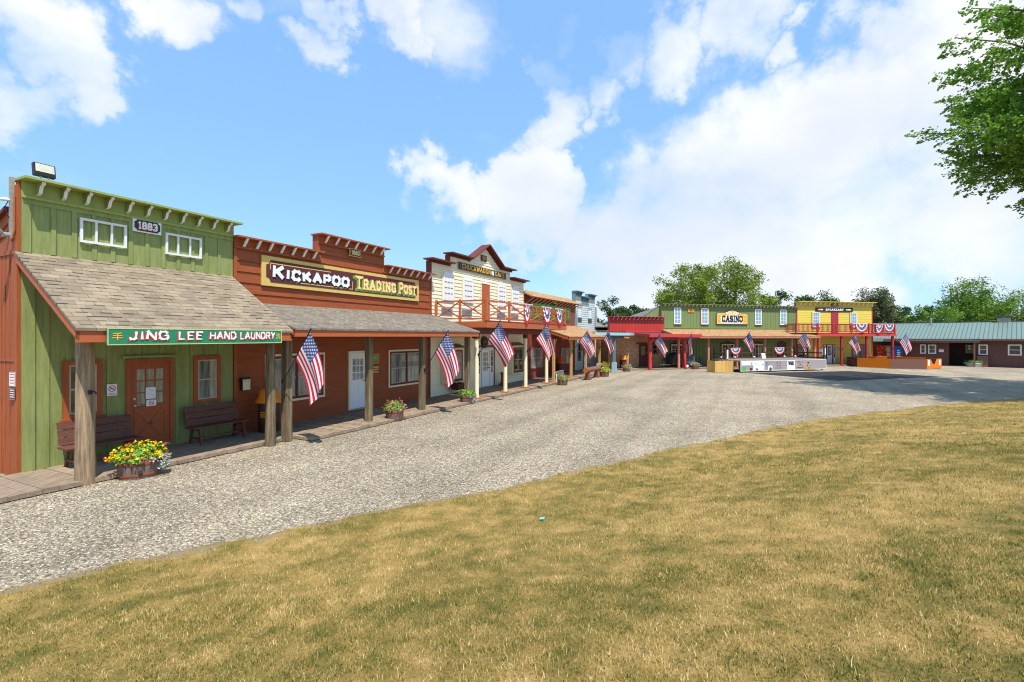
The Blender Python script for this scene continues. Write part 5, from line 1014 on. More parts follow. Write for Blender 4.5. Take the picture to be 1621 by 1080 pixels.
def box_things():
    r = FT(ROW, 'mailbox', 'cream and black letter box on the red wall by the green corner', 'mailbox', 8.93, .03, 1.43)
    mb = MB(); mb.box(-.12, .12, -.12, 0, -.17, .16, BLACK); mb.box(-.13, .13, -.13, 0, .16, .18, BLACK); mb.build('case', r); mb = MB(); mb.box(-.11, .11, -.128, -.12, -.16, .13, CREAMT); mb.box(-.055, -.035, -.132, -.128, .06, .10, BLACK); mb.box(.035, .055, -.132, -.128, .06, .10, BLACK); mb.build('front_panel', r)
    # flood light on the green parapet
    r = FT(ROW, 'floodlight', 'black rectangular floodlight standing on the green parapet', 'light', 4.62, .12, 5.83)
    mb = MB()
    for x in (-.06, .06): mb.cyl((x, 0, 0), (x, 0, .14), .012, .012, GREYM, 6)
    mb.box(-.10, .10, -.03, .03, .0, .02, GREYM); mb.build('bracket', r)
    mb = MB(); mb.box(-.17, .17, -.05, .05, .10, .36, BLACK); h = mb.build('housing', r, bevel=.01); mb = MB(); mb.box(-.145, .145, -.056, -.05, .18, .34, paint('lamp_lens', hexc('#d8d4bf'), .2)); mb.build('lens', h)
    for ch in r.children: ch.rotation_euler = (R(-8), 0, 0) if ch.name.startswith('housing') else (0, 0, 0)
    x, y, _ = ROW.W(4.22, -.14); r = thing('security_camera', 'small white security camera on the pole at the green parapet corner', 'camera', (x, y, 5.40), ROW.ang)
    mb = MB(); mb.cyl((-.05, 0, 0), (-.30, .02, -.02), .035, .035, PWHT, 10); mb.cyl((.0, 0, .0), (-.06, 0, 0), .02, .02, PWHT, 8); mb.build('camera_body', r)
    mb = MB(); mb.box(-.03, .03, -.04, .04, -.75, .45, paint('grey_board', hexc('#a59a8c'), .8, .2)); mb.tube([(-.04, 0, 0), (-.09, -.01, -.12), (-.07, 0, -.3), (-.03, 0, -.35)], .008, BLACK, 6); mb.build('mount_board', r)
    r = thing('wall_light', 'twin grey flood lamps on the upper red end wall', 'light', (x-.02, y-.02, 4.72), ROW.ang)
    mb = MB(); mb.cyl((0, 0, 0), (-.10, 0, 0), .05, .05, GREYM, 10); mb.cyl((-.08, 0, 0), (-.18, -.04, .06), .03, .03, GREYM, 8); mb.build('base', r); mb = MB(); mb.cyl((-.14, -.03, .03), (-.34, -.08, .12), .05, .09, GREYM, 14); mb.build('lamp', r)
    r = thing('conduit', 'thin red electrical conduit running down the end wall corner', 'pipe', ROW.W(4.24, -.04, 4.6), ROW.ang); mb = MB(); mb.tube([(-.01, 0, .85), (-.01, 0, .2), (-.03, .04, .05), (-.03, .08, 0)], .016, RUST, 6); mb.build('tube', r)
    r = FT(ROW, 'post_hook', 'black bracket on the thick round log post', 'hook', 4.66, 1.79, 1.72); mb = MB(); mb.box(-.03, .03, -.03, 0, -.04, .04, BLACK); mb.tube([(0, -.02, 0), (.03, -.09, .02), (.06, -.10, -.03)], .012, BLACK, 6); mb.build('bracket', r)
    # boot carving
    r = FT(ROW, 'boot_carving', 'brown carved wooden cowboy boot on a block beside the cafe door', 'carving', 23.75, .45, .10)
    WD = paint('carved_wood', hexc('#7a4e26'), .6, .25, V); mb = MB(); mb.box(-.24, .34, -.14, .14, 0, .12, WD); mb.build('block', r, bevel=.01)
    mb = MB(); mb.lathe([(.16, 0), (.155, .08), (.13, .2), (.13, .3), (.16, .45), (.175, .55), (.15, .56), (0, .5)], WD, 16, -.05, 0, .16, 1.1, .75); mb.lathe([(.0, .0), (.16, 0), (.17, .05), (.12, .13), (0, .16)], WD, 14, .12, 0, .15, 1.2, .7); mb.box(-.22, -.08, -.09, .09, .12, .17, WD); mb.build('boot', r)
    # wheelbarrow-like wooden planter box
    r = FT(ROW, 'wooden_cart', 'small dark brown wooden cart below the first cafe window', 'cart', 19.3, .42, .10)
    BW = paint('cart_wood', hexc('#5b3018'), .6, .2, H); mb = MB()
    mb.mesh([(-.25, -.18, .2), (.25, -.18, .2), (.25, .18, .2), (-.25, .18, .2), (-.38, -.24, .5), (.38, -.24, .5), (.38, .24, .5), (-.38, .24, .5)], [(0,3,2,1), (0,1,5,4), (1,2,6,5), (2,3,7,6), (3,0,4,7)], BW); mb.build('tray', r)
    mb = MB(); mb.bar((-.3, -.2, .42), (-.55, -.2, .58), .03, .04, BLACK); mb.bar((-.3, .2, .42), (-.55, .2, .58), .03, .04, BLACK); mb.build('handles', r)
    mb = MB(); mb.cyl((.25, -.03, .14), (.25, .03, .14), .14, .14, BLACK, 16); mb.build('wheel', r); mb = MB(); mb.bar((-.2, -.15, .2), (-.2, -.15, 0), .03, .03, BLACK); mb.bar((-.2, .15, .2), (-.2, .15, 0), .03, .03, BLACK); mb.build('leg', r)
    # log bench
    r = thing('log_bench', 'half log bench with thick round log seat on two stumps', 'bench', (5.3, 32.4, 0), math.atan2(2.5, 1.2))
    LG = paint('red_brown_log', hexc('#8b5a42'), .75, .3, (.6, 5, 5), .5, dirt=hexc('#5f3a2a')); CUT = paint('log_end', hexc('#a8682c'), .7, .3)
    mb = MB(); mb.cyl((-1.55, 0, .62), (1.55, 0, .60), .17, .16, LG, 18, rough=.18, segs=10); mb.cyl((-1.56, 0, .62), (-1.552, 0, .62), .155, .155, CUT, 18); mb.cyl((1.552, 0, .60), (1.56, 0, .60), .145, .145, CUT, 18); mb.build('log_seat', r)
    for x in (-1.05, 1.0): mb = MB(); mb.mesh([(x-.16, -.22, 0), (x+.16, -.22, 0), (x+.16, .22, 0), (x-.16, .22, 0), (x-.14, -.10, .50), (x+.14, -.10, .50), (x+.14, .10, .50), (x-.14, .10, .50)], [(0,3,2,1),(4,5,6,7),(0,1,5,4),(1,2,6,5),(2,3,7,6),(3,0,4,7)], LG); mb.build('stump', r, bevel=.03)
    # grey bike rack
    r = thing('bike_rack', 'grey slatted metal rack beside the wooden porch posts', 'rack', (2.75, 29.7, 0), ROW.ang)
    mb = MB(); mb.tube([(-.75, -.25, 0), (-.5, -.1, .5), (-.35, 0, .62), (-.2, 0, .64), (.95, 0, .66)], .028, GREYM, 8); mb.tube([(-.2, 0, .08), (.95, 0, .08)], .02, GREYM); mb.build('rack_frame', r); mb = MB()
    for k in range(9): x = -.18+k*.14; mb.box(x-.025, x+.025, -.012, .012, .08, .64, GREYM)
    mb.build('slats', r)
    # cigarette receptacles
    for (X, Y, lab) in ((9.9, 41.4, 'dark grey bell shaped ash receptacle against the tan brick wall'), (16.6, 43.5, 'dark grey bell shaped ash receptacle against the green hall wall'), (32.6, 47.2, 'dark grey bell shaped ash receptacle in front of the yellow wall')):
        r = thing('ash_receptacle', lab, 'ash bin', (X, Y, .0), 0, 'bell shaped ash receptacles'); mb = MB(); G = paint('slate_plastic', hexc('#4c565c'), .5, .1)
        mb.lathe([(0, 0), (.21, 0), (.23, .04), (.22, .26), (.15, .38), (.09, .42)], G, 20); mb.build('base', r); mb = MB(); mb.lathe([(.075, .42), (.06, .55), (.055, .92), (.06, .96), (0, .97)], G, 14); mb.build('neck', r)
    # red cafe chairs on the blue porch
    RC = paint('red_enamel', hexc('#9c2230'), .4, .1)
    k = 0
    for (s, t, a, lab) in ((37.6, .8, 20, 'red folding chair nearest the pink storefront on the blue porch'), (39.3, 1.3, -60, 'red folding chair turned sideways at the middle of the blue porch'), (40.6, .9, 10, 'red folding chair farthest along the blue porch')):
        r = FT(ROW, 'folding_chair', lab, 'chair', s, t, .1, 'red folding chairs', rot=R(a)); mb = MB(); mb.box(-.2, .2, -.22, .18, .43, .46, RC); mb.build('seat', r); mb = MB()
        mb.box(-.2, .2, .19, .215, .62, .70, RC); mb.box(-.2, .2, .19, .215, .76, .86, RC); mb.build('backrest', r)
        for x in (-.2, .2): mb = MB(); mb.bar((x, .2, .88), (x, -.22, 0), .02, .02, RC); mb.build('leg', r); mb = MB(); mb.bar((x*.9, -.2, .44), (x*.9, .22, 0), .02, .02, RC); mb.build('leg', r)
    r = FT(ROW, 'pennant', 'small orange pennant hanging on the blue grey front', 'pennant', 38.35, .06, 1.9); mb = MB(); mb.ext([(-.1, -.3), (.12, -.3), (.14, 0), (.06, .3), (-.02, .3)], 0, .012, ORANGE); mb.build('panel', r)
    # lamp post behind the blue building
    r = thing('lamp_post', 'grey wooden pole with a square lamp head behind the pale blue storefront', 'lamp post', (7.6, 44.6, 0), R(10)); mb = MB(); mb.cyl((0, 0, 0), (0, 0, 5.4), .12, .09, paint('grey_pole', hexc('#a9a698'), .8, .15, V), 12); mb.build('pole', r)
    mb = MB(); mb.tube([(0, 0, 5.15), (.35, 0, 5.2), (.42, 0, 5.35), (.42, 0, 5.5)], .03, GREYM); mb.tube([(0, 0, 5.1), (-.3, 0, 5.05), (-.34, 0, 4.9)], .025, GREYM); mb.build('arm', r); mb = MB(); mb.box(.27, .57, -.15, .15, 5.5, 5.55, GREYM); mb.ext([(.29, 5.55), (.55, 5.55), (.60, 5.75), (.24, 5.75)], -.15, .15, paint('lamp_head', hexc('#b9aea0'), .6)); mb.build('lamp_head', r)
    # closed smoker trailer
    r = FT(CAS, 'trailer', 'small dark grey box trailer with sloped nose parked behind the red canopy post', 'trailer', .75, 1.3, 0)
    TG = paint('trailer_grey', hexc('#53585a'), .5, .12, (1, 1, 1)); mb = MB(); mb.box(-.35, 1.35, -.5, .5, .38, 1.30, TG); mb.box(-.35, 1.35, -.512, -.5, .80, .83, GREYM); mb.box(.42, .60, -.51, -.5, .38, 1.30, BLACK); mb.box(-.37, 1.37, -.52, .52, 1.30, 1.33, BLACK); mb.build('box', r)
    mb = MB(); mb.ext([(-.351, .38), (-.351, 1.30), (-.62, 1.22), (-.80, .95), (-.78, .38)][::-1], -.48, .48, paint('trailer_nose', hexc('#3c3a39'), .6)); mb.build('nose', r)
    mb = MB(); mb.bar((-.7, 0, .34), (-1.75, 0, .36), .07, .07, GREYM); mb.cyl((-1.35, 0, .12), (-1.35, 0, .68), .025, .025, GREYM, 8); mb.build('tongue', r)
    for y in (-.52, .52): mb = MB(); mb.cyl((.55, y-.08, .24), (.55, y+.08, .24), .24, .24, BLACK, 18); w = mb.build('wheel', r); mb = MB(); mb.cyl((.55, y-.085, .24), (.55, y+.085, .24), .12, .12, PWHT, 12); mb.build('rim', w)
    # vending machines by the lodge
    for s, t, c, lab, w in ((.75, -1.5, PRED, 'red and white drinks machine in the lodge entrance', .45), (1.45, -1.5, paint('machine_blue', hexc('#7fa0b8'), .4), 'pale blue machine with white panel in the lodge entrance', .35), (2.35, .35, paint('deep_blue', hexc('#1f63a8'), .4), 'tall blue drinks machine against the brown lodge wall', .32)):
        r = FT(LOF, 'vending_machine', lab, 'vending machine', s, t, 0); mb = MB(); mb.box(-w, w, -.35, .35, .05, 1.85, c); mb.build('cabinet', r, bevel=.02); mb = MB(); rr = random.Random(int(s*10))
        if c is PRED:
            for k in range(26): x = rr.uniform(-w+.04, w-.1); z = rr.uniform(.2, 1.7); mb.box(x, x+rr.uniform(.06, .16), -.362, -.35, z, z+rr.uniform(.03, .12), rr.choice([PWHT, PWHT, PBLK]))
        elif s < 2:
            mb.box(-w+.05, w-.05, -.362, -.35, .5, 1.7, PWHT); mb.box(-.03, .03, -.37, -.362, .5, 1.7, c); mb.box(-w+.05, w-.05, -.368, -.362, 1.1, 1.16, c)  # plain white front panel with pale blue dividers
        else:
            for k, q in enumerate((.2, .12, .17, .1)): mb.box(-q*.6, q, -.362, -.35, .7+k*.2, .82+k*.2, PWHT)
        mb.build('front_graphic', r)
box_things()

# ------------------------------------------------------------ stage, banner, ball pit
def stage():
    A = (17.35, 37.45); ang = math.degrees(math.atan2(2.8, 8.3)); F = Frame(A, ang); L = 8.75; WD = paint('stage_boards', hexc('#8a7a6c'), .85, .2, (.6, 5, 5), .3); WB = paint('stage_brown_timber', hexc('#4d3827'), .75, .2, V, .2)
    r = FT(F, 'stage', 'low wooden outdoor stage with brown railings in front of the gambling hall', 'stage', 0)
    mb = MB(); D = 3.0; mb.B(-.02, L, 0, -D, .84, .93, WD); mb.B(0, L-.02, -.03, -.07, .1, .84, WB)
    for i in range(6):
        for t in (-.2, -1.5, -2.8): x = .15+i*(L-.35)/5; mb.B(x-.06, x+.06, t-.06, t+.06, 0, .84, WB)
    mb.build('platform', r)
    def rail(p, q):
        mb = MB(); P = Vector((p[0], -p[1], 0)); Q = Vector((q[0], -q[1], 0)); U = lambda z: Vector((0, 0, z))
        mb.bar(P+U(1.80), Q+U(1.80), .13, .045, WB); mb.bar(P+U(1.40), Q+U(1.40), .04, .10, WB); mb.bar(P+U(1.02), Q+U(1.02), .04, .10, WB); mb.build('railing', r)
    pts = [(.1, -1.7), (.1, -D+.08), (1.5, -D+.08), (2.9, -D+.08), (4.3, -D+.08)]; pts2 = [(5.2, -D+.08), (6.2, -D+.08), (7.5, -D+.08), (L-.1, -D+.08), (L-.1, -1.6), (L-.1, -.1)]
    for P_ in (pts, pts2):
        for p, q in zip(P_, P_[1:]): rail(p, q)
        for s, t in P_: post(r, 0, s, t, .93, 1.82, .11, WB, name='railing_post')
    # stage lamps
    for i, (s, t) in enumerate(((.5, -D+.4), (1.9, -D+.4), (3.9, -D+.4), (7.2, -D+.4), (8.4, -D+.4))):
        o = FT(F, 'stage_light', ('small silver round lamp at the far left of the stage rail', 'small silver round lamp beside the left stage bunting', 'small silver round lamp on the stage left of the gap in the rail', 'small silver round lamp on the stage right of the bunting', 'small silver round lamp near the right end of the stage')[i], 'light', s, t, .93, 'stage lamps')
        mb = MB(); mb.lathe([(0, 0), (.09, .0), (.13, .07), (.11, .16), (.05, .2), (0, .2)], GREYM, 12); mb.build('housing', o); mb = MB(); mb.bar((-.14, 0, 0), (-.14, 0, .14), .02, .02, BLACK); mb.bar((.14, 0, 0), (.14, 0, .14), .02, .02, BLACK); mb.build('yoke', o)
    o = FT(F, 'sign_board', 'small white sandwich board on the stage by the rail gap', 'sign', 4.75, -2.5, .93); mb = MB(); mb.mesh([(-.2, -.12, 0), (.2, -.12, 0), (.18, -.02, .42), (-.18, -.02, .42)], [(0,1,2,3)], PWHT); mb.mesh([(-.2, .10, 0), (.2, .10, 0), (.18, 0, .42), (-.18, 0, .42)], [(3,2,1,0)], PWHT); mb.build('panel', o)
    o = FT(F, 'sign_board', 'white upright notice fixed to the right end of the stage railing', 'sign', L-.02, -.35, 1.15); mb = MB(); mb.box(-.02, .02, -.2, .2, .1, .66, PWHT); mb.box(-.17, .17, -.22, -.2, .1, .66, PWHT); mb.build('panel', o)
    o = FT(F, 'sign_board', 'narrow white notice on the left stage railing post', 'sign', .2, -1.55, 1.0); mb = MB(); mb.box(-.07, .07, -.02, 0, 0, .7, PWHT); mb.build('panel', o); mb = MB(); mb.box(-.04, .04, -.01, .04, -.07, 0, WB); mb.build('foot', o)
    # white printed banner along the stage front
    o = FT(F, 'banner', 'long white printed sponsor banner along the stage front', 'banner', 0, .03, 0); BG = paint('banner_print', hexc('#a39a99'), .6, .10, (1, 1, 6))
    mb = MB(); zl, zr = .10, .13
    mb.mesh([(.0, -.0, zl), (L, 0, zr), (L, 0, .90), (0, 0, .92), (0, .02, zl), (L, .02, zr), (L, .02, .90), (0, .02, .92)], [(0,1,2,3), (7,6,5,4), (3,2,6,7), (0,4,5,1)], BG); frame_rect(mb, 0, L, .10, .90, .04, -.006, -.001, PWHT); mb.build('panel', o)
    mb = MB(); y = -.008; rr = random.Random(3)
    def bx(a, b, c, d, m): mb.box(a, b, y-rr.random()*.003, -.004, c, d, m)
    bx(.08, 1.25, .55, .88, PWHT); bx(.12, .52, .14, .46, PLGRN); bx(.15, .45, .40, .43, PWHT); bx(1.2, 2.3, .16, .88, PWHT); bx(2.65, 3.1, .14, .5, PWHT); bx(4.6, 5.4, .12, .88, PWHT)
    cols = [PORG, BAND, DKRED, GREYM, TEALD, paint('rose_print', hexc('#b06a6a'), .6), PBLK, paint('azure_print', hexc('#5d9fd0'), .6)]
    for x, z, s_, c in ((1.05, .70, .22, 0), (1.45, .66, .08, 6), (1.0, .26, .3, 2), (1.15, .34, .16, 3), (1.55, .24, .26, 5), (1.6, .2, .14, 6), (2.15, .60, .16, 4), (2.55, .70, .14, 2), (2.62, .56, .3, 3), (3.05, .46, .1, 7), (2.9, .24, .34, 4), (2.9, .33, .14, 6), (6.6, .3, .26, 0), (6.9, .24, .2, 5), (6.8, .58, .3, 0), (6.8, .66, .22, 6), (7.05, .46, .1, 7), (6.7, .42, .14, 1)):
        q = [(x+s_*.5*math.cos(a)*rr.uniform(.6, 1.1), z+s_*.42*math.sin(a)*rr.uniform(.6, 1.1)) for a in [i*math.pi/4 for i in range(8)]]; mb.ext(q, .004, .012+rr.random()*.004, cols[c])
    bx(6.4, 7.5, .10, .145, PYEL)
    for i in range(7): mb.bar((7.5+i*.14, -.008, .2), (7.75+i*.14, -.008, .62+.03*(i % 2)), .002, .012, GREYM)
    mb.ext([(5.55+.08*math.cos(a), .5+.08*math.sin(a)) for a in [i*math.pi/4 for i in range(8)]], .004, .012, PYEL); mb.ext([(6.35+.08*math.cos(a), .5+.08*math.sin(a)) for a in [i*math.pi/4 for i in range(8)]], .004, .012, PYEL)
    mb.build('pictures', o)
    mb = MB()
    for t, a, b, z, h in (('TRADE IN', 3.55, 4.1, .66, .09), ('WELCOME', 3.5, 4.15, .46, .09), ('SPONSORS', 3.5, 4.2, .26, .09)): pass
    letters(mb, 'W&R', 4.72, 5.25, .5, .80, y, PBLK, w=.26, gap=.15, style='slab'); 
    for x0, x1, z in ((3.45, 3.72, .66), (3.8, 3.95, .66), (3.45, 3.55, .46), (3.6, 4.05, .46), (3.45, 4.1, .26), (5.62, 6.28, .70), (5.78, 6.12, .47), (5.6, 6.4, .25)): 
        n = int((x1-x0)/.075)
        for i in range(n): mb.box(x0+i*.075, x0+i*.075+.055, y-.001, -.004, z, z+.08, cols[rr.choice([3, 4, 5])])
    mb.build('lettering', o)
    # pine box steps beside the stage
    o = FT(F, 'pine_box', 'box of new vertical pine boards standing left of the stage', 'wooden box', -.86, -1.13, 0); PN = paint('bright_pine', hexc('#d9ad62'), .6, .14, (6, 6, .8), .25, dirt=hexc('#b98542'), island=.12)
    mb = MB(); rr = random.Random(9)
    for i in range(13): x = -.88+i*.135; mb.box(x, x+.128, -.45, -.42, .02, .90+rr.uniform(-.02, .015), PN)
    for i in range(7): y0 = -.42+i*.125; mb.box(-.885, -.86, y0, y0+.118, .02, .89, PN); mb.box(.86, .885, y0, y0+.118, .02, .89, PN)
    mb.build('side_boards', o); mb = MB(); mb.box(-.86, .86, -.42, .45, .80, .84, PN); mb.build('top', o)
stage()

def pit():
    cx, cy, Rr = 34.4, 44.6, 3.35; r = thing('ball_pit', 'octagonal orange and brown panelled ball pit on the gravel', 'ball pit', (cx, cy, 0))
    OR = paint('orange_panel', hexc('#e07a12'), .5, .08, H); BR = paint('brown_panel', hexc('#7b5547'), .55, .08, H); H_ = .84
    vs = [(Rr*math.cos(R(-85+45*i)), Rr*math.sin(R(-85+45*i))) for i in range(8)]
    for i in range(8):
        a = Vector((*vs[i], 0)); b = Vector((*vs[(i+1) % 8], 0)); d = (b-a).normalized(); n = Vector((d.y, -d.x, 0))*.04; m = (OR, BR, OR, OR, BR, OR, BR, BR)[i] if i else OR; m = {0: OR, 1: BR, 2: OR, 3: OR, 4: BR, 5: DRUM, 6: OR, 7: BR}[i]
        mb = MB(); ln = (b-a).length
        def pl(x0, x1, z0, z1, off=0., mm=m):
            p = [a+d*x0, a+d*x1]; q = [tuple(p[0]+n*(1+off)+Vector((0, 0, z0))), tuple(p[1]+n*(1+off)+Vector((0, 0, z0))), tuple(p[1]+n*(1+off)+Vector((0, 0, z1))), tuple(p[0]+n*(1+off)+Vector((0, 0, z1)))]
            k = [tuple(p[0]-n+Vector((0, 0, z0))), tuple(p[1]-n+Vector((0, 0, z0))), tuple(p[1]-n+Vector((0, 0, z1))), tuple(p[0]-n+Vector((0, 0, z1)))]
            mb.mesh(q+k, [(0,1,2,3), (7,6,5,4), (0,4,5,1), (1,5,6,2), (2,6,7,3), (3,7,4,0)], mm)
        if i == 0:   # entrance panel with a V notch and two white sheets
            pl(0, ln, .03, .42); pl(0, ln*.26, .42, H_); pl(ln*.74, ln, .42, H_)
            for s0, s1, e0 in ((ln*.26, ln*.40, 1), (ln*.60, ln*.74, -1)):
                p0 = a+d*s0; p1 = a+d*s1
                tri = [(p0, .42), (p1, .42), (p0, H_)] if e0 == 1 else [(p0, .42), (p1, .42), (p1, H_)]
                f = [tuple(p+n+Vector((0, 0, z))) for p, z in tri]; k = [tuple(p-n+Vector((0, 0, z))) for p, z in tri]; mb.mesh(f+k, [(0,1,2), (5,4,3), (0,3,4,1), (1,4,5,2), (2,5,3,0)], m)
            pl(ln*.08, ln*.19, .30, .76, .35, PWHT); pl(ln*.80, ln*.91, .30, .76, .35, PWHT)
        else:
            for z0, z1 in ((.03, .29), (.30, .56), (.57, H_)): pl(0, ln, z0, z1)
            pl(.02, ln-.02, .1, .8, -.3)
            if m is DRUM: pl(.2, ln*.7, .28, .31, .2, OR); pl(.2, ln*.7, .56, .59, .2, OR)
        mb.build('panel', r)
pit()

# ------------------------------------------------------------ plants
LEAFG = foliage('planter_leaves', hexc('#5c8a2a'), hexc('#9dc04a'), .25); LEAFS = foliage('silver_leaves', hexc('#9fb5a4'), hexc('#d5ded0'), .2)
FY = foliage('yellow_petals', hexc('#f2c800'), hexc('#ffe22a'), .2); FR = foliage('red_petals', hexc('#d8281c'), hexc('#f0482c'), .2); FP = foliage('pink_petals', hexc('#e0557c'), hexc('#f6a0a8'), .2); FL = foliage('lilac_petals', hexc('#b98fc6'), hexc('#ead3ea'), .2)
def leafmesh(pos, size, mat, name, parent=None, up=.3, asp=.55, seed=0, fold=.25, dirs=None):
    """One mesh of many leaf-shaped faces (two triangles folded on the midrib)."""
    g = np.random.default_rng(seed); n = len(pos); pos = np.asarray(pos, float)
    nrm = g.normal(size=(n, 3)); nrm[:, 2] = np.abs(nrm[:, 2])+up; nrm /= np.linalg.norm(nrm, axis=1)[:, None]
    a = g.normal(size=(n, 3)) if dirs is None else dirs+g.normal(size=(n, 3))*.45; a -= nrm*(a*nrm).sum(1)[:, None]; a /= np.linalg.norm(a, axis=1)[:, None]+1e-9; b = np.cross(nrm, a)
    s = (np.asarray(size)*g.uniform(.65, 1.3, n))[:, None]; k = s*fold
    P = np.stack([pos-a*s*.5, pos+b*s*asp*.5+nrm*k*.5, pos+a*s*.5-nrm*k*.3, pos-b*s*asp*.5+nrm*k*.5], 1).reshape(-1, 3)
    me = bpy.data.meshes.new(name); me.vertices.add(4*n); me.vertices.foreach_set('co', P.astype(np.float32).ravel())
    i = np.arange(n)*4; F = np.stack([i, i+1, i+2, i, i+2, i+3], 1).reshape(-1); me.loops.add(6*n); me.loops.foreach_set('vertex_index', F); me.polygons.add(2*n); me.polygons.foreach_set('loop_start', np.arange(2*n)*3)
    me.materials.append(mat); me.update(calc_edges=True); me.validate()
    o = bpy.data.objects.new(name, me); C.objects.link(o)
    if parent is not None: o.parent = parent
    return o
def planter(loc, label, rx=.28, ry=.28, h=.42, top=.3, fl=(FY,), nf=60, silver=0, rot=0, seed=1, leaves=900, white=False, bx=BARREL):
    r = thing('planter', label, 'planter', loc, rot, 'half barrel flower planters'); g = np.random.default_rng(seed)
    mb = MB(); n = 22
    for i in range(n):
        a0 = 2*math.pi*(i+.04)/n; a1 = 2*math.pi*(i+.96)/n; am = (a0+a1)/2; prof = [(0, .86), (.5, .97), (1, 1.02)]
        vs = [(rx*k*math.cos(a), ry*k*math.sin(a), h*z) for z, k in prof for a in (a0, am, a1)]+[(rx*.9*math.cos(a), ry*.9*math.sin(a), h*.99) for a in (a0, am, a1)]
        mb.mesh(vs, [(0,1,4,3),(1,2,5,4),(3,4,7,6),(4,5,8,7),(6,7,10,9),(7,8,11,10)], bx)
    mb.lathe([(.85, 0), (.95, h*.5), (.97, h*.98)], bx, n, 0, 0, 0, rx, ry); mb.build('barrel', r)
    for z0, z1, k0, k1 in ((h*.12, h*.26, .885, .925), (h*.66, h*.82, .995, 1.012)): mb = MB(); mb.lathe([(k0+.02, z0), (k1+.025, z1), (k1, z1)], BAND if not white else GREYM, 28, 0, 0, 0, rx, ry); mb.build('band', r)
    mb = MB(); mb.lathe([(.94, h*.9), (0, h*.92)], SOIL, 20, 0, 0, 0, rx, ry); mb.build('soil', r)
    u = g.normal(size=(leaves, 3)); u /= np.linalg.norm(u, axis=1)[:, None]; rad = g.uniform(.35, 1, leaves)**.5; bump = 1+.22*np.sin(u[:, 0]*7+seed)*np.cos(u[:, 1]*6)
    p = u*(rad*bump)[:, None]*np.array([rx*1.25, ry*1.25, top]); p[:, 2] = np.abs(p[:, 2])*1.0+h*.93-np.clip(np.hypot(p[:, 0]/rx, p[:, 1]/ry)-1, 0, 1)*.12
    leafmesh(p, .055, LEAFG, 'foliage', r, seed=seed)
    for k, m in enumerate(fl):
        q = g.normal(size=(nf, 3)); q[:, 2] = np.abs(q[:, 2]); q /= np.linalg.norm(q, axis=1)[:, None]; bb = 1+.22*np.sin(q[:, 0]*7+seed)*np.cos(q[:, 1]*6)
        p = q*bb[:, None]*np.array([rx*1.3, ry*1.3, top*1.06]); p[:, 2] += h*.93
        if k == 0: sel = np.ones(nf, bool)
        else: sel = np.arange(nf) < nf*.16
        p = p[sel]; pp = np.repeat(p, 6, 0)+g.normal(size=(len(p)*6, 3))*.012
        leafmesh(pp, .045, m, 'flowers', r, up=1., asp=.8, seed=seed+k+5)
    if silver:
        q = []; 
        for i in range(16):
            a = g.normal()*.5+silver; L = g.uniform(.1, h*1.02)
            for j in range(26): z = L*g.uniform(); q.append((rx*1.1*math.cos(a)+g.normal()*.03+math.cos(a)*.05, ry*1.1*math.sin(a)+g.normal()*.03+math.sin(a)*.05, h*1.05-z))
        leafmesh(np.array(q), .035, LEAFS, 'trailing_foliage', r, seed=seed+9, asp=.8)
    return r
planter(ROW.W(5.38, 1.98), 'oval half barrel of yellow and red flowers with trailing silver leaves by the log post', .36, .27, .40, .27, (FY, FR), 95, -.25, ROW.ang-.35, 3, 1700)
planter(ROW.W(12.7, 2.2), 'round half barrel of pink and white petunias beside the second timber post', .29, .29, .42, .27, (FP, LEAFS), 36, 0, .3, 5, 800)
planter(ROW.W(17.25, 2.15), 'half barrel with lime leaves and silver trailing plant by the cream column', .29, .29, .38, .24, (LEAFG, FL), 30, -.4, .1, 6, 800)
planter(ROW.W(26.3, 2.9), 'half barrel of salmon pink flowers beside the grey rack', .30, .30, .36, .28, (FP,), 34, 0, .1, 7, 700)
planter((6.35, 33.85, 0), 'half barrel of yellow flowers at the far end of the log bench', .32, .32, .40, .26, (FY,), 50, 0, .1, 8, 600)
planter((6.9, 36.6, 0), 'half barrel of yellow flowers behind the log bench under the blue grey canopy', .30, .30, .62, .26, (FY,), 50, 0, .1, 9, 500)
planter((9.05, 38.9, 0), 'dark half barrel of pink and red flowers in front of the tan brick wall', .30, .30, .30, .30, (FP, FR), 44, -.2, .1, 10, 600)
planter((15.5, 41.7, 0), 'brown half barrel of lilac flowers right of the dark trailer', .33, .33, .34, .26, (FL,), 60, 0, .1, 12, 500)
planter((42.2, 45.0, 0), 'pale tub of lime green leaves at the brown lodge entrance', .55, .34, .36, .28, (LEAFG,), 30, 2.6, -.7, 13, 900, white=True, bx=paint('pale_tub', hexc('#b5aea2'), .8, .2))

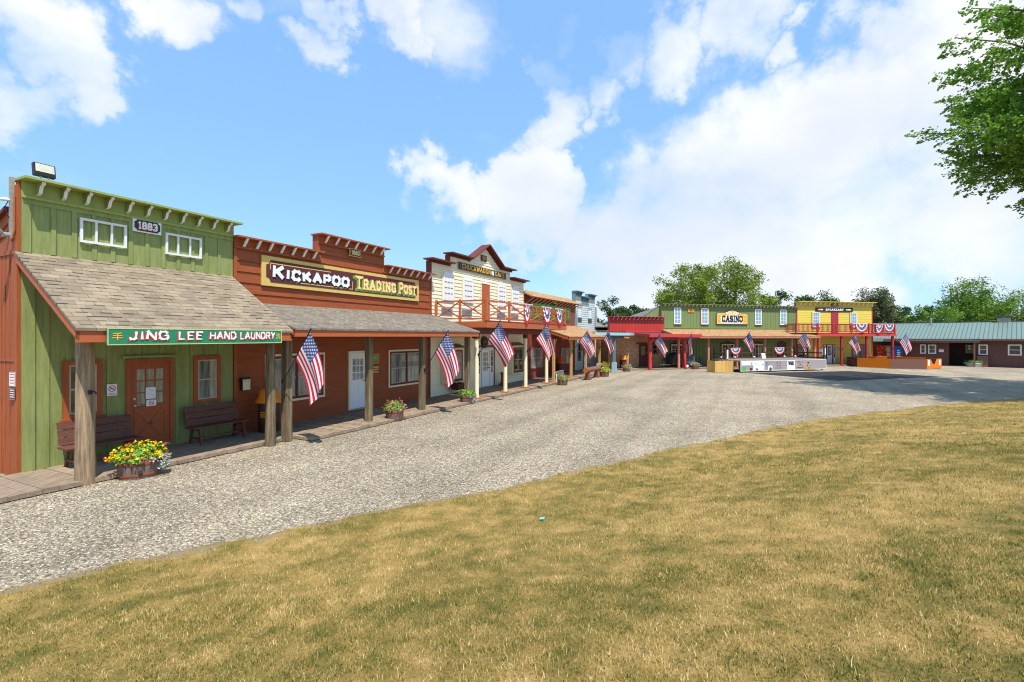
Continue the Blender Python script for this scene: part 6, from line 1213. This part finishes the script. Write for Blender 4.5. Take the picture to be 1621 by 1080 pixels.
# trees
def tube_tree(mb, pts, r0, r1, m, n=8):
    k = len(pts)-1
    for i, (a, b) in enumerate(zip(pts, pts[1:])): mb.cyl(a, b, r0+(r1-r0)*i/k, r0+(r1-r0)*(i+1)/k, m, n, caps=False)
BARK = paint('bark', hexc('#6d5c4a'), .9, .3, (6, 6, 1), .6); BARKL = paint('pale_bark', hexc('#b3a78f'), .85, .25, (6, 6, 1), .4)
TG1 = foliage('dark_leaves', hexc('#2a4519'), hexc('#4d7030'), .3); TG2 = foliage('mid_leaves', hexc('#3f6820'), hexc('#7fa03a'), .3); TG3 = foliage('lime_leaves', hexc('#56741f'), hexc('#97a63c'), .3); TG4 = foliage('conifer_needles', hexc('#3c4a2a'), hexc('#7e8058'), .15); TG5 = foliage('maple_leaves', hexc('#4d7a26'), hexc('#8fb545'), .4)
def tree(label, X, Y, z0, H_, rx, rz, leafm, n=9000, leaf=.3, cl=70, seed=1, bark=BARK, conif=False, group='trees behind the buildings', name='tree', sparse=.5):
    g = np.random.default_rng(seed); r = thing(name, label, 'tree', (X, Y, z0), g.uniform(0, 6), group); cz = H_-rz
    mb = MB(); top = cz+rz*.55; lean = g.normal(size=2)*.3
    tr = [(lean[0]*k*k, lean[1]*k*k, top*k) for k in (0, .25, .5, .75, 1)]; R0 = .022*H_+.05; tube_tree(mb, tr, R0, R0*.25, bark, 9); tk = mb.build('trunk', r)
    if conif:
        k = g.uniform(0, 1, n)**.8; tier = k+.02*np.sin(k*70); ang = g.uniform(0, 2*np.pi, n); lobe = .70+.20*np.cos(ang*5+np.round(tier*16)*2.1)+.16*np.cos(ang*3+np.round(tier*9)*1.3); rad = (1-tier**1.35)*rx*lobe*np.sqrt(g.uniform(.05, 1, n))+.12
        zz = H_*.12+tier*(H_*.88)-rad*.25; pos = np.stack([rad*np.cos(ang), rad*np.sin(ang), zz], 1)
        o = leafmesh(pos, leaf, leafm, 'crown', r, seed=seed, up=.2, asp=.45); return r
    C_ = []
    while len(C_) < cl:
        u = g.normal(size=3); u /= np.linalg.norm(u); rr = g.uniform(.12, 1.)**.5; p = u*rr*.86
        wob = 1+.22*noise.noise(Vector(u*1.8)+Vector((seed*3.1, 0, 0)))*1.6
        p = p*np.array([rx, rx, rz])*wob
        if p[2] < -rz*.75 and g.uniform() < .7: continue
        C_.append(p+[0, 0, cz])
    C_ = np.array(C_); mb = MB()
    for i in range(min(16, cl)):
        c = C_[i]; k0 = g.uniform(.3, .8); st = Vector((lean[0]*k0*k0, lean[1]*k0*k0, top*k0)); c = Vector(c); md = st.lerp(c, .5)+Vector((0, 0, -.06*H_*g.uniform(0, 1)))
        tube_tree(mb, [st, md, c], R0*.38, R0*.08, bark, 6)
    mb.build('limbs', r)
    per = n//cl; cr = (rx+rz)*.5*.25*g.uniform(.55, 1.25, cl); off = g.normal(size=(cl, per, 3)); off /= np.linalg.norm(off, axis=2)[..., None]; off *= g.uniform(0, 1, (cl, per, 1))**.45*(1+.25*np.sin(off[..., :1]*5)); off *= (cr[:, None, None]*np.array([1, 1, .72])); pos = (C_[:, None, :]+off).reshape(-1, 3)
    leafmesh(pos, leaf, leafm, 'crown', r, seed=seed, up=.5)
    return r
# px -> ground position helper values were worked out beforehand: (X, Y)
tree('tall sparse lime green tree behind the left half of the green gambling hall', 21.5, 61, 0, 12.2, 4.6, 4.2, TG3, 12000, .26, 95, 21, BARKL)
tree('tall lime green tree behind the middle of the green gambling hall', 27.8, 62, 0, 13.4, 5.0, 5.2, TG3, 14000, .26, 110, 22, BARKL)
tree('low lime tree between the two tall trees behind the hall', 24.5, 64, 0, 9.0, 4.6, 3.6, TG3, 7000, .28, 60, 23, BARKL)
tree('dark round tree behind the red metal parapet', 13.6, 63, 0, 7.9, 3.4, 3.2, TG1, 7000, .28, 50, 24); tree('dark tree right of the lamp pole', 17.4, 66, 0, 7.4, 3.2, 3.0, TG1, 6000, .28, 44, 25)
tree('dark tree just right of the pale blue storefront', 9.6, 61, 0, 6.0, 2.6, 2.8, TG1, 5000, .28, 40, 26); tree('small bright green tree in front of the dark trees by the red parapet', 14.6, 56, 0, 5.6, 1.8, 1.9, TG2, 3000, .22, 30, 27)
tree('dark tree peeking between the hall and the saloon roofs', 33.8, 65, 0, 8.9, 3.4, 3.2, TG1, 6000, .28, 46, 28); tree('dark oak rising behind the yellow saloon', 40.4, 66, 0, 9.5, 3.4, 3.2, TG1, 6000, .28, 46, 29)
tree('dark leafy tree behind the right end of the yellow saloon', 44.9, 69, 0, 8.9, 3.2, 3.4, TG2, 6000, .28, 46, 30)
tree('brownish olive tree right of the yellow saloon', 46.0, 62.5, 0, 9.9, 2.7, 4.2, TG4, 12000, .24, 90, 31)
tree('dark green tree behind the lodge ridge beside the conifer', 50.8, 67, 0, 9.2, 4.2, 4.2, TG1, 8000, .3, 60, 32); tree('mid green tree low behind the left part of the lodge roof', 51.8, 61, 0, 7.0, 3.8, 3.2, TG2, 8000, .26, 56, 33)
tree('small dark tree in the gap behind the lodge roof', 57.5, 70, 0, 7.6, 3.6, 3.4, TG1, 6000, .3, 46, 34)
tree('large bright green maple behind the lodge roof', 59.5, 63.5, 0, 11.0, 4.8, 5.4, TG2, 15000, .26, 110, 35); tree('broad yellow green tree at the right edge behind the lodge', 69.5, 64, 0, 10.9, 6.4, 5.4, TG3, 16000, .28, 120, 36)
tree('green tree between the two large trees behind the lodge', 64.5, 68, 0, 9.4, 4.4, 4.4, TG2, 9000, .28, 70, 37); tree('large green tree beyond the right edge of the lodge', 76, 60, 0, 12.0, 6., 5.6, TG2, 10000, .32, 90, 38)
# a low dark belt of distant woods
def woods():
    g = np.random.default_rng(5); pos = []
    for i in range(120):
        a = -40+i*1.6; X = a+g.normal()*1.5; Y = 96-abs(a-40)*.02+g.normal()*3; h = g.uniform(4.5, 6.8)
        u = g.normal(size=(330, 3)); u /= np.linalg.norm(u, axis=1)[:, None]; pos.append(u*np.array([3, 3, h*.5])*g.uniform(.6, 1, (330, 1))+[X, Y, h*.5])
    o = leafmesh(np.concatenate(pos), .55, TG1, 'distant_woods', seed=3); tag(o, 'distant belt of dark woods behind all the buildings', 'woods', kind='stuff')
woods()
def maple():
    """Big near maple whose crown enters the picture at the upper right; its trunk stands out of frame on the grass."""
    X, Y = 28.4, 19.6; z0 = float(hill_z(np.array([[X]]), np.array([[Y]]))[0][0, 0]); r = thing('maple_tree', 'large green maple whose boughs hang in at the upper right', 'tree', (X, Y, z0), 0); g = np.random.default_rng(77)
    mb = MB(); tr = [(0, 0, 0), (.1, 0, 2.5), (-.2, .1, 5), (0, .1, 8.5), (.2, 0, 13), (.1, .2, 17)]; tube_tree(mb, tr, .48, .12, BARK, 14); mb.build('trunk', r)
    cen = np.array([-.3, .3, 13.7-z0]); ax = np.array([8.9, 8.2, 6.3]); boughs = []; mb = MB(); pos = []; dr = []
    for i in range(330):
        u = g.normal(size=3); u[0] -= .35; u[2] = u[2]*.95+.05; u /= np.linalg.norm(u); k = g.uniform(.62, 1.02)*(1+.12*noise.noise(Vector(u*2.3))); tip = cen+u*ax*k; s = np.array([0, 0, np.clip(tip[2]-np.hypot(tip[0], tip[1])*.55, 2.6, 15.5)])
        mid = s*.45+tip*.55+np.array([0, 0, .7]); P = [Vector(s), Vector(s*.7+mid*.3+[0, 0, .15]), Vector(mid), Vector(mid*.45+tip*.55+[0, 0, .25]), Vector(tip)]
        if i % 2 == 0: tube_tree(mb, P, .10, .015, BARK, 5)
        nt = 15
        for j in range(nt):     # side sprays along the outer half of the bough
            f = g.uniform(.30, 1.0); b = (np.array(mid)*(1-f)+tip*f)+g.normal(size=3)*.22; d = (tip-s)/np.linalg.norm(tip-s)+g.normal(size=3)*.55; d[2] -= .30; d /= np.linalg.norm(d); L = g.uniform(.5, 1.35)*(1.1-.3*f)
            m_ = int(30*L)+8; tt = g.uniform(0, 1, m_); q = b+d*(tt*L)[:, None]+g.normal(size=(m_, 3))*(.13*(1.15-tt))[:, None]; q[:, 2] -= .10*tt**2
            pos.append(q); dr.append(np.repeat((d+[0, 0, -.3])[None], m_, 0))
    mb.build('limbs', r); pos = np.concatenate(pos); dr = np.concatenate(dr); leafmesh(pos, .155, TG5, 'crown', r, up=.55, asp=.72, seed=8, dirs=dr, fold=.3)
maple()

# ------------------------------------------------------------ flags and bunting
def make_cloth(seed, fly, lean, fold, curl):
    """American flag 0.95 x 1.45 m hung from a slanted pole; local: pole goes along (0,-.58,.81)."""
    rr = random.Random(seed); ph = rr.uniform(0, 6); PD = Vector((0, -.58, .81)); L = 1.72; tip = PD*L*.985; Wd = .92; fl = Vector(fly).normalized(); FL = 1.42
    def f(u, v):   # u along the fly, v across, 0 at the pole tip
        hoist = tip-PD*(v*Wd); g_ = u**1.25
        d = fl.lerp(Vector((lean[0], lean[1], -1)).normalized(), .55*g_); squeeze = 1-curl*u*(.5+.5*math.cos((v-.5)*2))
        c = tip-PD*(Wd*.5); p = c+(hoist-c)*squeeze+d*(u*FL)
        n = Vector((1, 0, 0)); w = fold*(.15+u)*math.sin(v*7.5+ph+u*1.8)+fold*.5*u*math.sin(v*14+ph*2-u*3)
        return p+n*w+Vector((0, 1, 0))*fold*.5*u*math.cos(v*6+ph)
    mb = MB(); U, Vn = 22, 26
    P = [[f(i/U, j/Vn) for j in range(Vn+1)] for i in range(U+1)]
    for i in range(U):
        for j in range(Vn):
            st = j//2; m = NAVY if (i < 9 and st < 7) else (FRED if st % 2 == 0 else FWHT); mb.mesh([tuple(P[i][j]), tuple(P[i+1][j]), tuple(P[i+1][j+1]), tuple(P[i][j+1])], [(0, 1, 2, 3)], m, True)
    for a in range(9):
        for b in range(6 if a % 2 == 0 else 5):
            v0 = (a+.5)/9*(14/26)*1.0; u0 = (b+.5+(0 if a % 2 == 0 else .5))/6*(9/22)
            c = f(u0, v0); du = (f(u0+.01, v0)-c).normalized(); dv = (f(u0, v0+.01)-c).normalized(); n = du.cross(dv).normalized()
            for sg in (1, -1):
                q = [c+n*sg*.004+(du*math.cos(k*math.pi/5)+dv*math.sin(k*math.pi/5))*(.031 if k % 2 == 0 else .014) for k in range(10)]
                mb.mesh([tuple(p) for p in q], [tuple(range(10))], FWHT)
    me = mb.build('flag_cloth'); d = me.data; bpy.data.objects.remove(me)
    # weld so smooth shading works across stripes
    import bmesh
    bm = bmesh.new(); bm.from_mesh(d); bmesh.ops.remove_doubles(bm, verts=bm.verts, dist=.0002); bm.to_mesh(d); bm.free(); return d
CLOTH = [make_cloth(1, (.05, -.55, -.85), (.0, -.25), .05, .12), make_cloth(2, (.28, -.62, -.9), (.2, -.35), .10, .25), make_cloth(5, (.15, -.50, -.95), (.1, -.25), .12, .38), make_cloth(9, (-.10, -.20, -1), (-.38, -.15), .05, -.12), make_cloth(12, (.2, -.1, -1), (.0, .1), .10, .7)]
def pole_data():
    mb = MB(); PD = Vector((0, -.58, .81)); mb.cyl((0, 0, 0), tuple(PD*1.75), .014, .012, BLACK, 8); t = PD*1.77; mb.lathe([(0, -.03), (.022, -.015), (.028, 0), (.022, .02), (0, .03)], BLACK, 10, t.x, t.y, t.z); a = mb.build('pole'); d = a.data; bpy.data.objects.remove(a)
    mb = MB(); mb.box(-.03, .03, -.02, .02, -.06, .06, BLACK); mb.cyl((0, 0, -.02), tuple(PD*.12), .024, .022, BLACK, 8); a = mb.build('bracket'); e = a.data; bpy.data.objects.remove(a); return d, e
POLE, BRK = pole_data()
def flag(X, Y, z, ang, cloth, label, s=1.):
    r = thing('american_flag', label, 'flag', (X, Y, z), ang, 'american flags on the porch posts')
    for nm, d in (('pole', POLE), ('bracket', BRK), ('flag_cloth', CLOTH[cloth])): o = bpy.data.objects.new(nm, d); C.objects.link(o); o.parent = r; o.scale = (s, s, s)
    return r
def rw(s, t, z, c, lab, a=0, sc_=1.): x, y, _ = ROW.W(s, t); flag(x, y, z, ROW.ang+R(a), c, lab, sc_)
rw(8.66, 1.97, 1.60, 0, 'american flag on the square wooden post left of the trading post windows', 2, .93)
rw(14.55, 2.03, 1.53, 0, 'american flag spread flat on the third timber post before the cafe', 0)
rw(18.1, 2.2, 1.98, 1, 'american flag folded in the middle on the cream column left of the cafe door', 2)
rw(23.06, 2.2, 2.0, 2, 'narrow american flag on the third cream column of the cafe', 18)
rw(29.75, 2.27, 1.8, 1, 'american flag on the wooden post above the log bench', 12, .95)
x_, y_ = 6.55, 36.85; flag(x_, y_, 1.9, R(35), 2, 'shaded american flag on the slate blue corner column', .95)
flag(11.35, 40.40, 1.55, R(30), 1, 'american flag on the left bright red post before the brick wall'); flag(14.6, 41.6, 1.65, R(12), 4, 'limp american flag on the right bright red post by the trailer')
def cf(F, s, t, z, c, lab, a): x, y, _ = F.W(s, t); flag(x, y, z, F.ang+R(a), c, lab)
cf(CAS, 6.15, 2.2, 1.75, 2, 'american flag on the peach post left of the stage gap', 30); cf(CAS, 12.08, 2.2, 1.75, 0, 'american flag on the peach post right of the stage bunting', 30)
cf(YLF, 2.87, 2.35, 1.55, 2, 'american flag on the crimson post right of the white saloon door', 45); cf(YLF, 8.6, 2.35, 1.6, 0, 'american flag on the last crimson post beside the lodge', 60)

def bunting_data(seed, squeeze=1., w=.75, drop=.75, twist=0.):
    mb = MB(); nT, nr = 40, 12; rr = random.Random(seed)
    def f(a, k):   # a angle 0..pi, k radius 0..1
        x = -math.cos(a)*w*k*squeeze; z = -math.sin(a)*drop*k; y = -.03-.030*k*math.sin(a*19)-.05*k*math.sin(a)
        return (x+twist*z*.4, y, z)
    ringm = [FRED]*3+[FWHT]*2+[NAVY]*3+[FWHT]*2+[FRED]*2
    for i in range(nT):
        for j in range(nr):
            a0, a1 = math.pi*i/nT, math.pi*(i+1)/nT; k0, k1 = j/nr, (j+1)/nr; m = ringm[j]
            if j == 2 and (i//2) % 3 == 0: m = FWHT
            mb.mesh([f(a0, k0), f(a1, k0), f(a1, k1), f(a0, k1)], [(0, 1, 2, 3)], m, True)
    for i in range(9):
        a = math.pi*(i+.5)/9; c = f(a, .54); mb.mesh([(c[0]+.035*(1 if k % 2 == 0 else .42)*math.sin(k*math.pi/5), c[1]-.035, c[2]+.035*(1 if k % 2 == 0 else .42)*math.cos(k*math.pi/5)) for k in range(10)], [tuple(range(9, -1, -1))], FWHT)
    o = mb.build('pleated_fan'); d = o.data; bpy.data.objects.remove(o); return d
BUN = [bunting_data(1), bunting_data(2, .8, .62, .95), bunting_data(3, .55, .6, .9, .5)]
def bunting(F, s, t, z, k, lab, sc_=(1, 1, 1)):
    r = FT(F, 'bunting', lab, 'bunting', s, t, z, 'red white and blue fan buntings'); o = bpy.data.objects.new('pleated_fan', BUN[k]); C.objects.link(o); o.parent = r; o.scale = sc_
    mb = MB(); mb.box(-.6*sc_[0], .6*sc_[0], -.045, -.02, -.03, .01, FWHT); mb.build('header_strip', r)
bunting(ROW, 21.9, 2.72, 4.34, 2, 'narrow twisted bunting at the cafe balcony corner nearest the gable sign', (1, 1, 1.1)); bunting(ROW, 24.35, 2.72, 4.32, 1, 'wide bunting in the middle of the cafe balcony railing', (1.2, 1, 1)); bunting(ROW, 26.2, 2.72, 4.32, 1, 'bunting near the far end of the cafe balcony railing')
SF = Frame((17.35, 37.45), math.degrees(math.atan2(2.8, 8.3)))
bunting(SF, 2.2, -2.85, 1.80, 0, 'small bunting on the rear stage rail left of the gap', (.75, 1, .75)); bunting(SF, 6.9, -2.85, 1.80, 0, 'bunting on the rear stage rail right of the gap', (.8, 1, .8))
bunting(YLF, 4.85, 2.46, 3.95, 0, 'left full fan bunting on the crimson balcony below the red dummy door', (1.02, 1, 1.15)); bunting(YLF, 6.9, 2.46, 3.95, 2, 'narrow bunting in the middle of the crimson balcony', (1.3, 1, 1.1)); bunting(YLF, 8.2-.25, 2.46, 3.95, 0, 'right full fan bunting near the corner of the crimson balcony', (.85, 1, 1.1))

# ------------------------------------------------------------ loose stones and grass blades
def stones():
    g = np.random.default_rng(4); n = 42000; q = []
    # stones lie thickest near the walk; strip between the boardwalk and the grass edge
    s = g.uniform(0.5, 22, n*2); t = g.uniform(1.7, 10.5, n*2); x = ROW.a[0]+ROW.u[0]*s+ROW.n[0]*t; y = ROW.a[1]+ROW.u[1]*s+ROW.n[1]*t
    d = edge_dist(x, y); keep = (d < -.03)&((t > 2.45)|(s < 9)); x, y = x[keep][:n], y[keep][:n]; n = len(x)
    oc = np.array([(1,0,0),(-1,0,0),(0,1,0),(0,-1,0),(0,0,1),(0,0,-1)], float); P = oc[None]*g.uniform(.5, 1.15, (n, 6, 1)); a = g.uniform(0, 6.28, n); ca, sa = np.cos(a), np.sin(a)
    P = np.stack([P[..., 0]*ca[:, None]-P[..., 1]*sa[:, None], P[..., 0]*sa[:, None]+P[..., 1]*ca[:, None], P[..., 2]*.6], -1)*g.uniform(.006, .017, (n, 1, 1)); P += np.stack([x, y, np.full(n, .004)], 1)[:, None]
    f = np.array([(0,2,4),(2,1,4),(1,3,4),(3,0,4),(2,0,5),(1,2,5),(3,1,5),(0,3,5)]); F = (f[None]+np.arange(n)[:, None, None]*6).reshape(-1)
    me = bpy.data.meshes.new('loose_stones'); me.vertices.add(6*n); me.vertices.foreach_set('co', P.astype(np.float32).ravel()); me.loops.add(24*n); me.loops.foreach_set('vertex_index', F); me.polygons.add(8*n); me.polygons.foreach_set('loop_start', np.arange(8*n)*3); me.update(calc_edges=True)
    m = bpy.data.materials.new('stone_chips'); m.use_nodes = True; nt = m.node_tree; b = nt.nodes['Principled BSDF']; b.inputs['Roughness'].default_value = .85; gg = nn(nt, 'ShaderNodeNewGeometry')
    r = ramp(nt, gg.outputs['Random Per Island'], [(0, hexc('#554b3f')), (.3, hexc('#8b806f')), (.7, hexc('#bdb19c')), (1, hexc('#f5ecda'))]); nt.links.new(r.outputs[0], b.inputs['Base Color']); me.materials.append(m)
    o = bpy.data.objects.new('loose_stones', me); C.objects.link(o); tag(o, 'loose pale limestone chips strewn over the gravel lot', 'gravel', kind='stuff')
stones()
def grass():
    g = np.random.default_rng(9)
    def pts(n, y0, y1, half=1.25, power=1.):
        out = []; 
        Y = y0+(y1-y0)*g.uniform(0, 1, n)**power; X = (g.uniform(-1, 1, n))*(half*Y+1.2); return X, Y
    sets = [(210000, .9, 4.6, 1.25, .8, .030, .0025, 2), (260000, 4.2, 10.5, 1.2, .8, .036, .0040, 1), (130000, 9., 22, 1.25, 1., .045, .0080, 1), (16000, 20, 29, 1.7, 1., .06, .014, 1)]
    VX = []; FI = []; TN = []; base = 0
    for n, y0, y1, half, pw, hh, ww, seg in sets:
        nt = n//7; X, Y = pts(nt, y0, y1, half, pw); X = np.repeat(X, 7)+g.normal(size=nt*7)*(.03+.03*(y0 > 4)); Y = np.repeat(Y, 7)+g.normal(size=nt*7)*(.03+.03*(y0 > 4)); tn = np.repeat(g.normal(size=nt)*.06, 7)+g.normal(size=nt*7)*.08
        Z, D = hill_z(X, Y); dens = .5+.5*np.sin(X*1.3+np.sin(Y*1.7)*1.4)*np.sin(Y*1.1+np.sin(X*.9)); k = (D > -.06+.42*g.uniform(size=len(D))**1.6*(1+np.sin(X*2.1)*np.sin(X*.83+1)))&(g.uniform(size=len(D)) < .62+.38*dens)&(D < 40); X, Y, Z, tn, D = X[k], Y[k], Z[k], tn[k], D[k]; m = len(X)
        h = hh*g.uniform(.45, 1.35, m)*(1+.25*(dens[k]-.5)); w = ww*g.uniform(.7, 1.4, m); a = g.uniform(0, 6.283, m); ln = h*g.uniform(.1, 1.0, m); b = g.uniform(0, 6.283, m)
        P = np.stack([X, Y, Z-.004], 1); wd = np.stack([np.cos(a), np.sin(a), np.zeros(m)], 1)*w[:, None]; bd = np.stack([np.cos(b), np.sin(b), np.zeros(m)], 1)*ln[:, None]; up = np.array([0, 0, 1.])*h[:, None]
        if seg == 2:
            M = P+up*.62+bd*.28; T = P+up+bd; V_ = np.stack([P-wd, P+wd, M+wd*.75, M-wd*.75, T], 1); F = np.array([0,1,2, 0,2,3, 3,2,4]); nv = 5
        else: T = P+up*.9+bd*.8; V_ = np.stack([P-wd, P+wd, T], 1); F = np.array([0,1,2]); nv = 3
        FI.append((F[None]+base+np.arange(m)[:, None]*nv).ravel()); VX.append(V_.reshape(-1, 3)); TN.append(np.repeat(tn, nv)); base += m*nv
    VX = np.concatenate(VX); FI = np.concatenate(FI); TN = np.concatenate(TN); nf = len(FI)//3
    me = bpy.data.meshes.new('grass'); me.vertices.add(len(VX)); me.vertices.foreach_set('co', VX.astype(np.float32).ravel()); me.loops.add(len(FI)); me.loops.foreach_set('vertex_index', FI); me.polygons.add(nf); me.polygons.foreach_set('loop_start', np.arange(nf)*3); me.update(calc_edges=True)
    at = me.attributes.new('tone', 'FLOAT', 'POINT'); at.data.foreach_set('value', TN.astype(np.float32)); me.materials.append(MATS['grass_blades'])
    o = bpy.data.objects.new('grass', me); C.objects.link(o); tag(o, 'dry mown lawn of straw and green blades on the foreground slope', 'grass', kind='stuff')
grass()
r = thing('litter', 'small light blue scrap lying on the grass slope', 'litter', (.42, 6.9, float(hill_z(np.array([[.42]]), np.array([[6.9]]))[0][0, 0])+.03)); mb = MB(); mb.mesh([(-.035, 0, 0), (.03, -.02, .01), (.04, .02, .02), (-.02, .03, .012)], [(0, 1, 2, 3)], paint('light_blue_plastic', hexc('#6cc4ea'), .4)); mb.build('scrap', r)
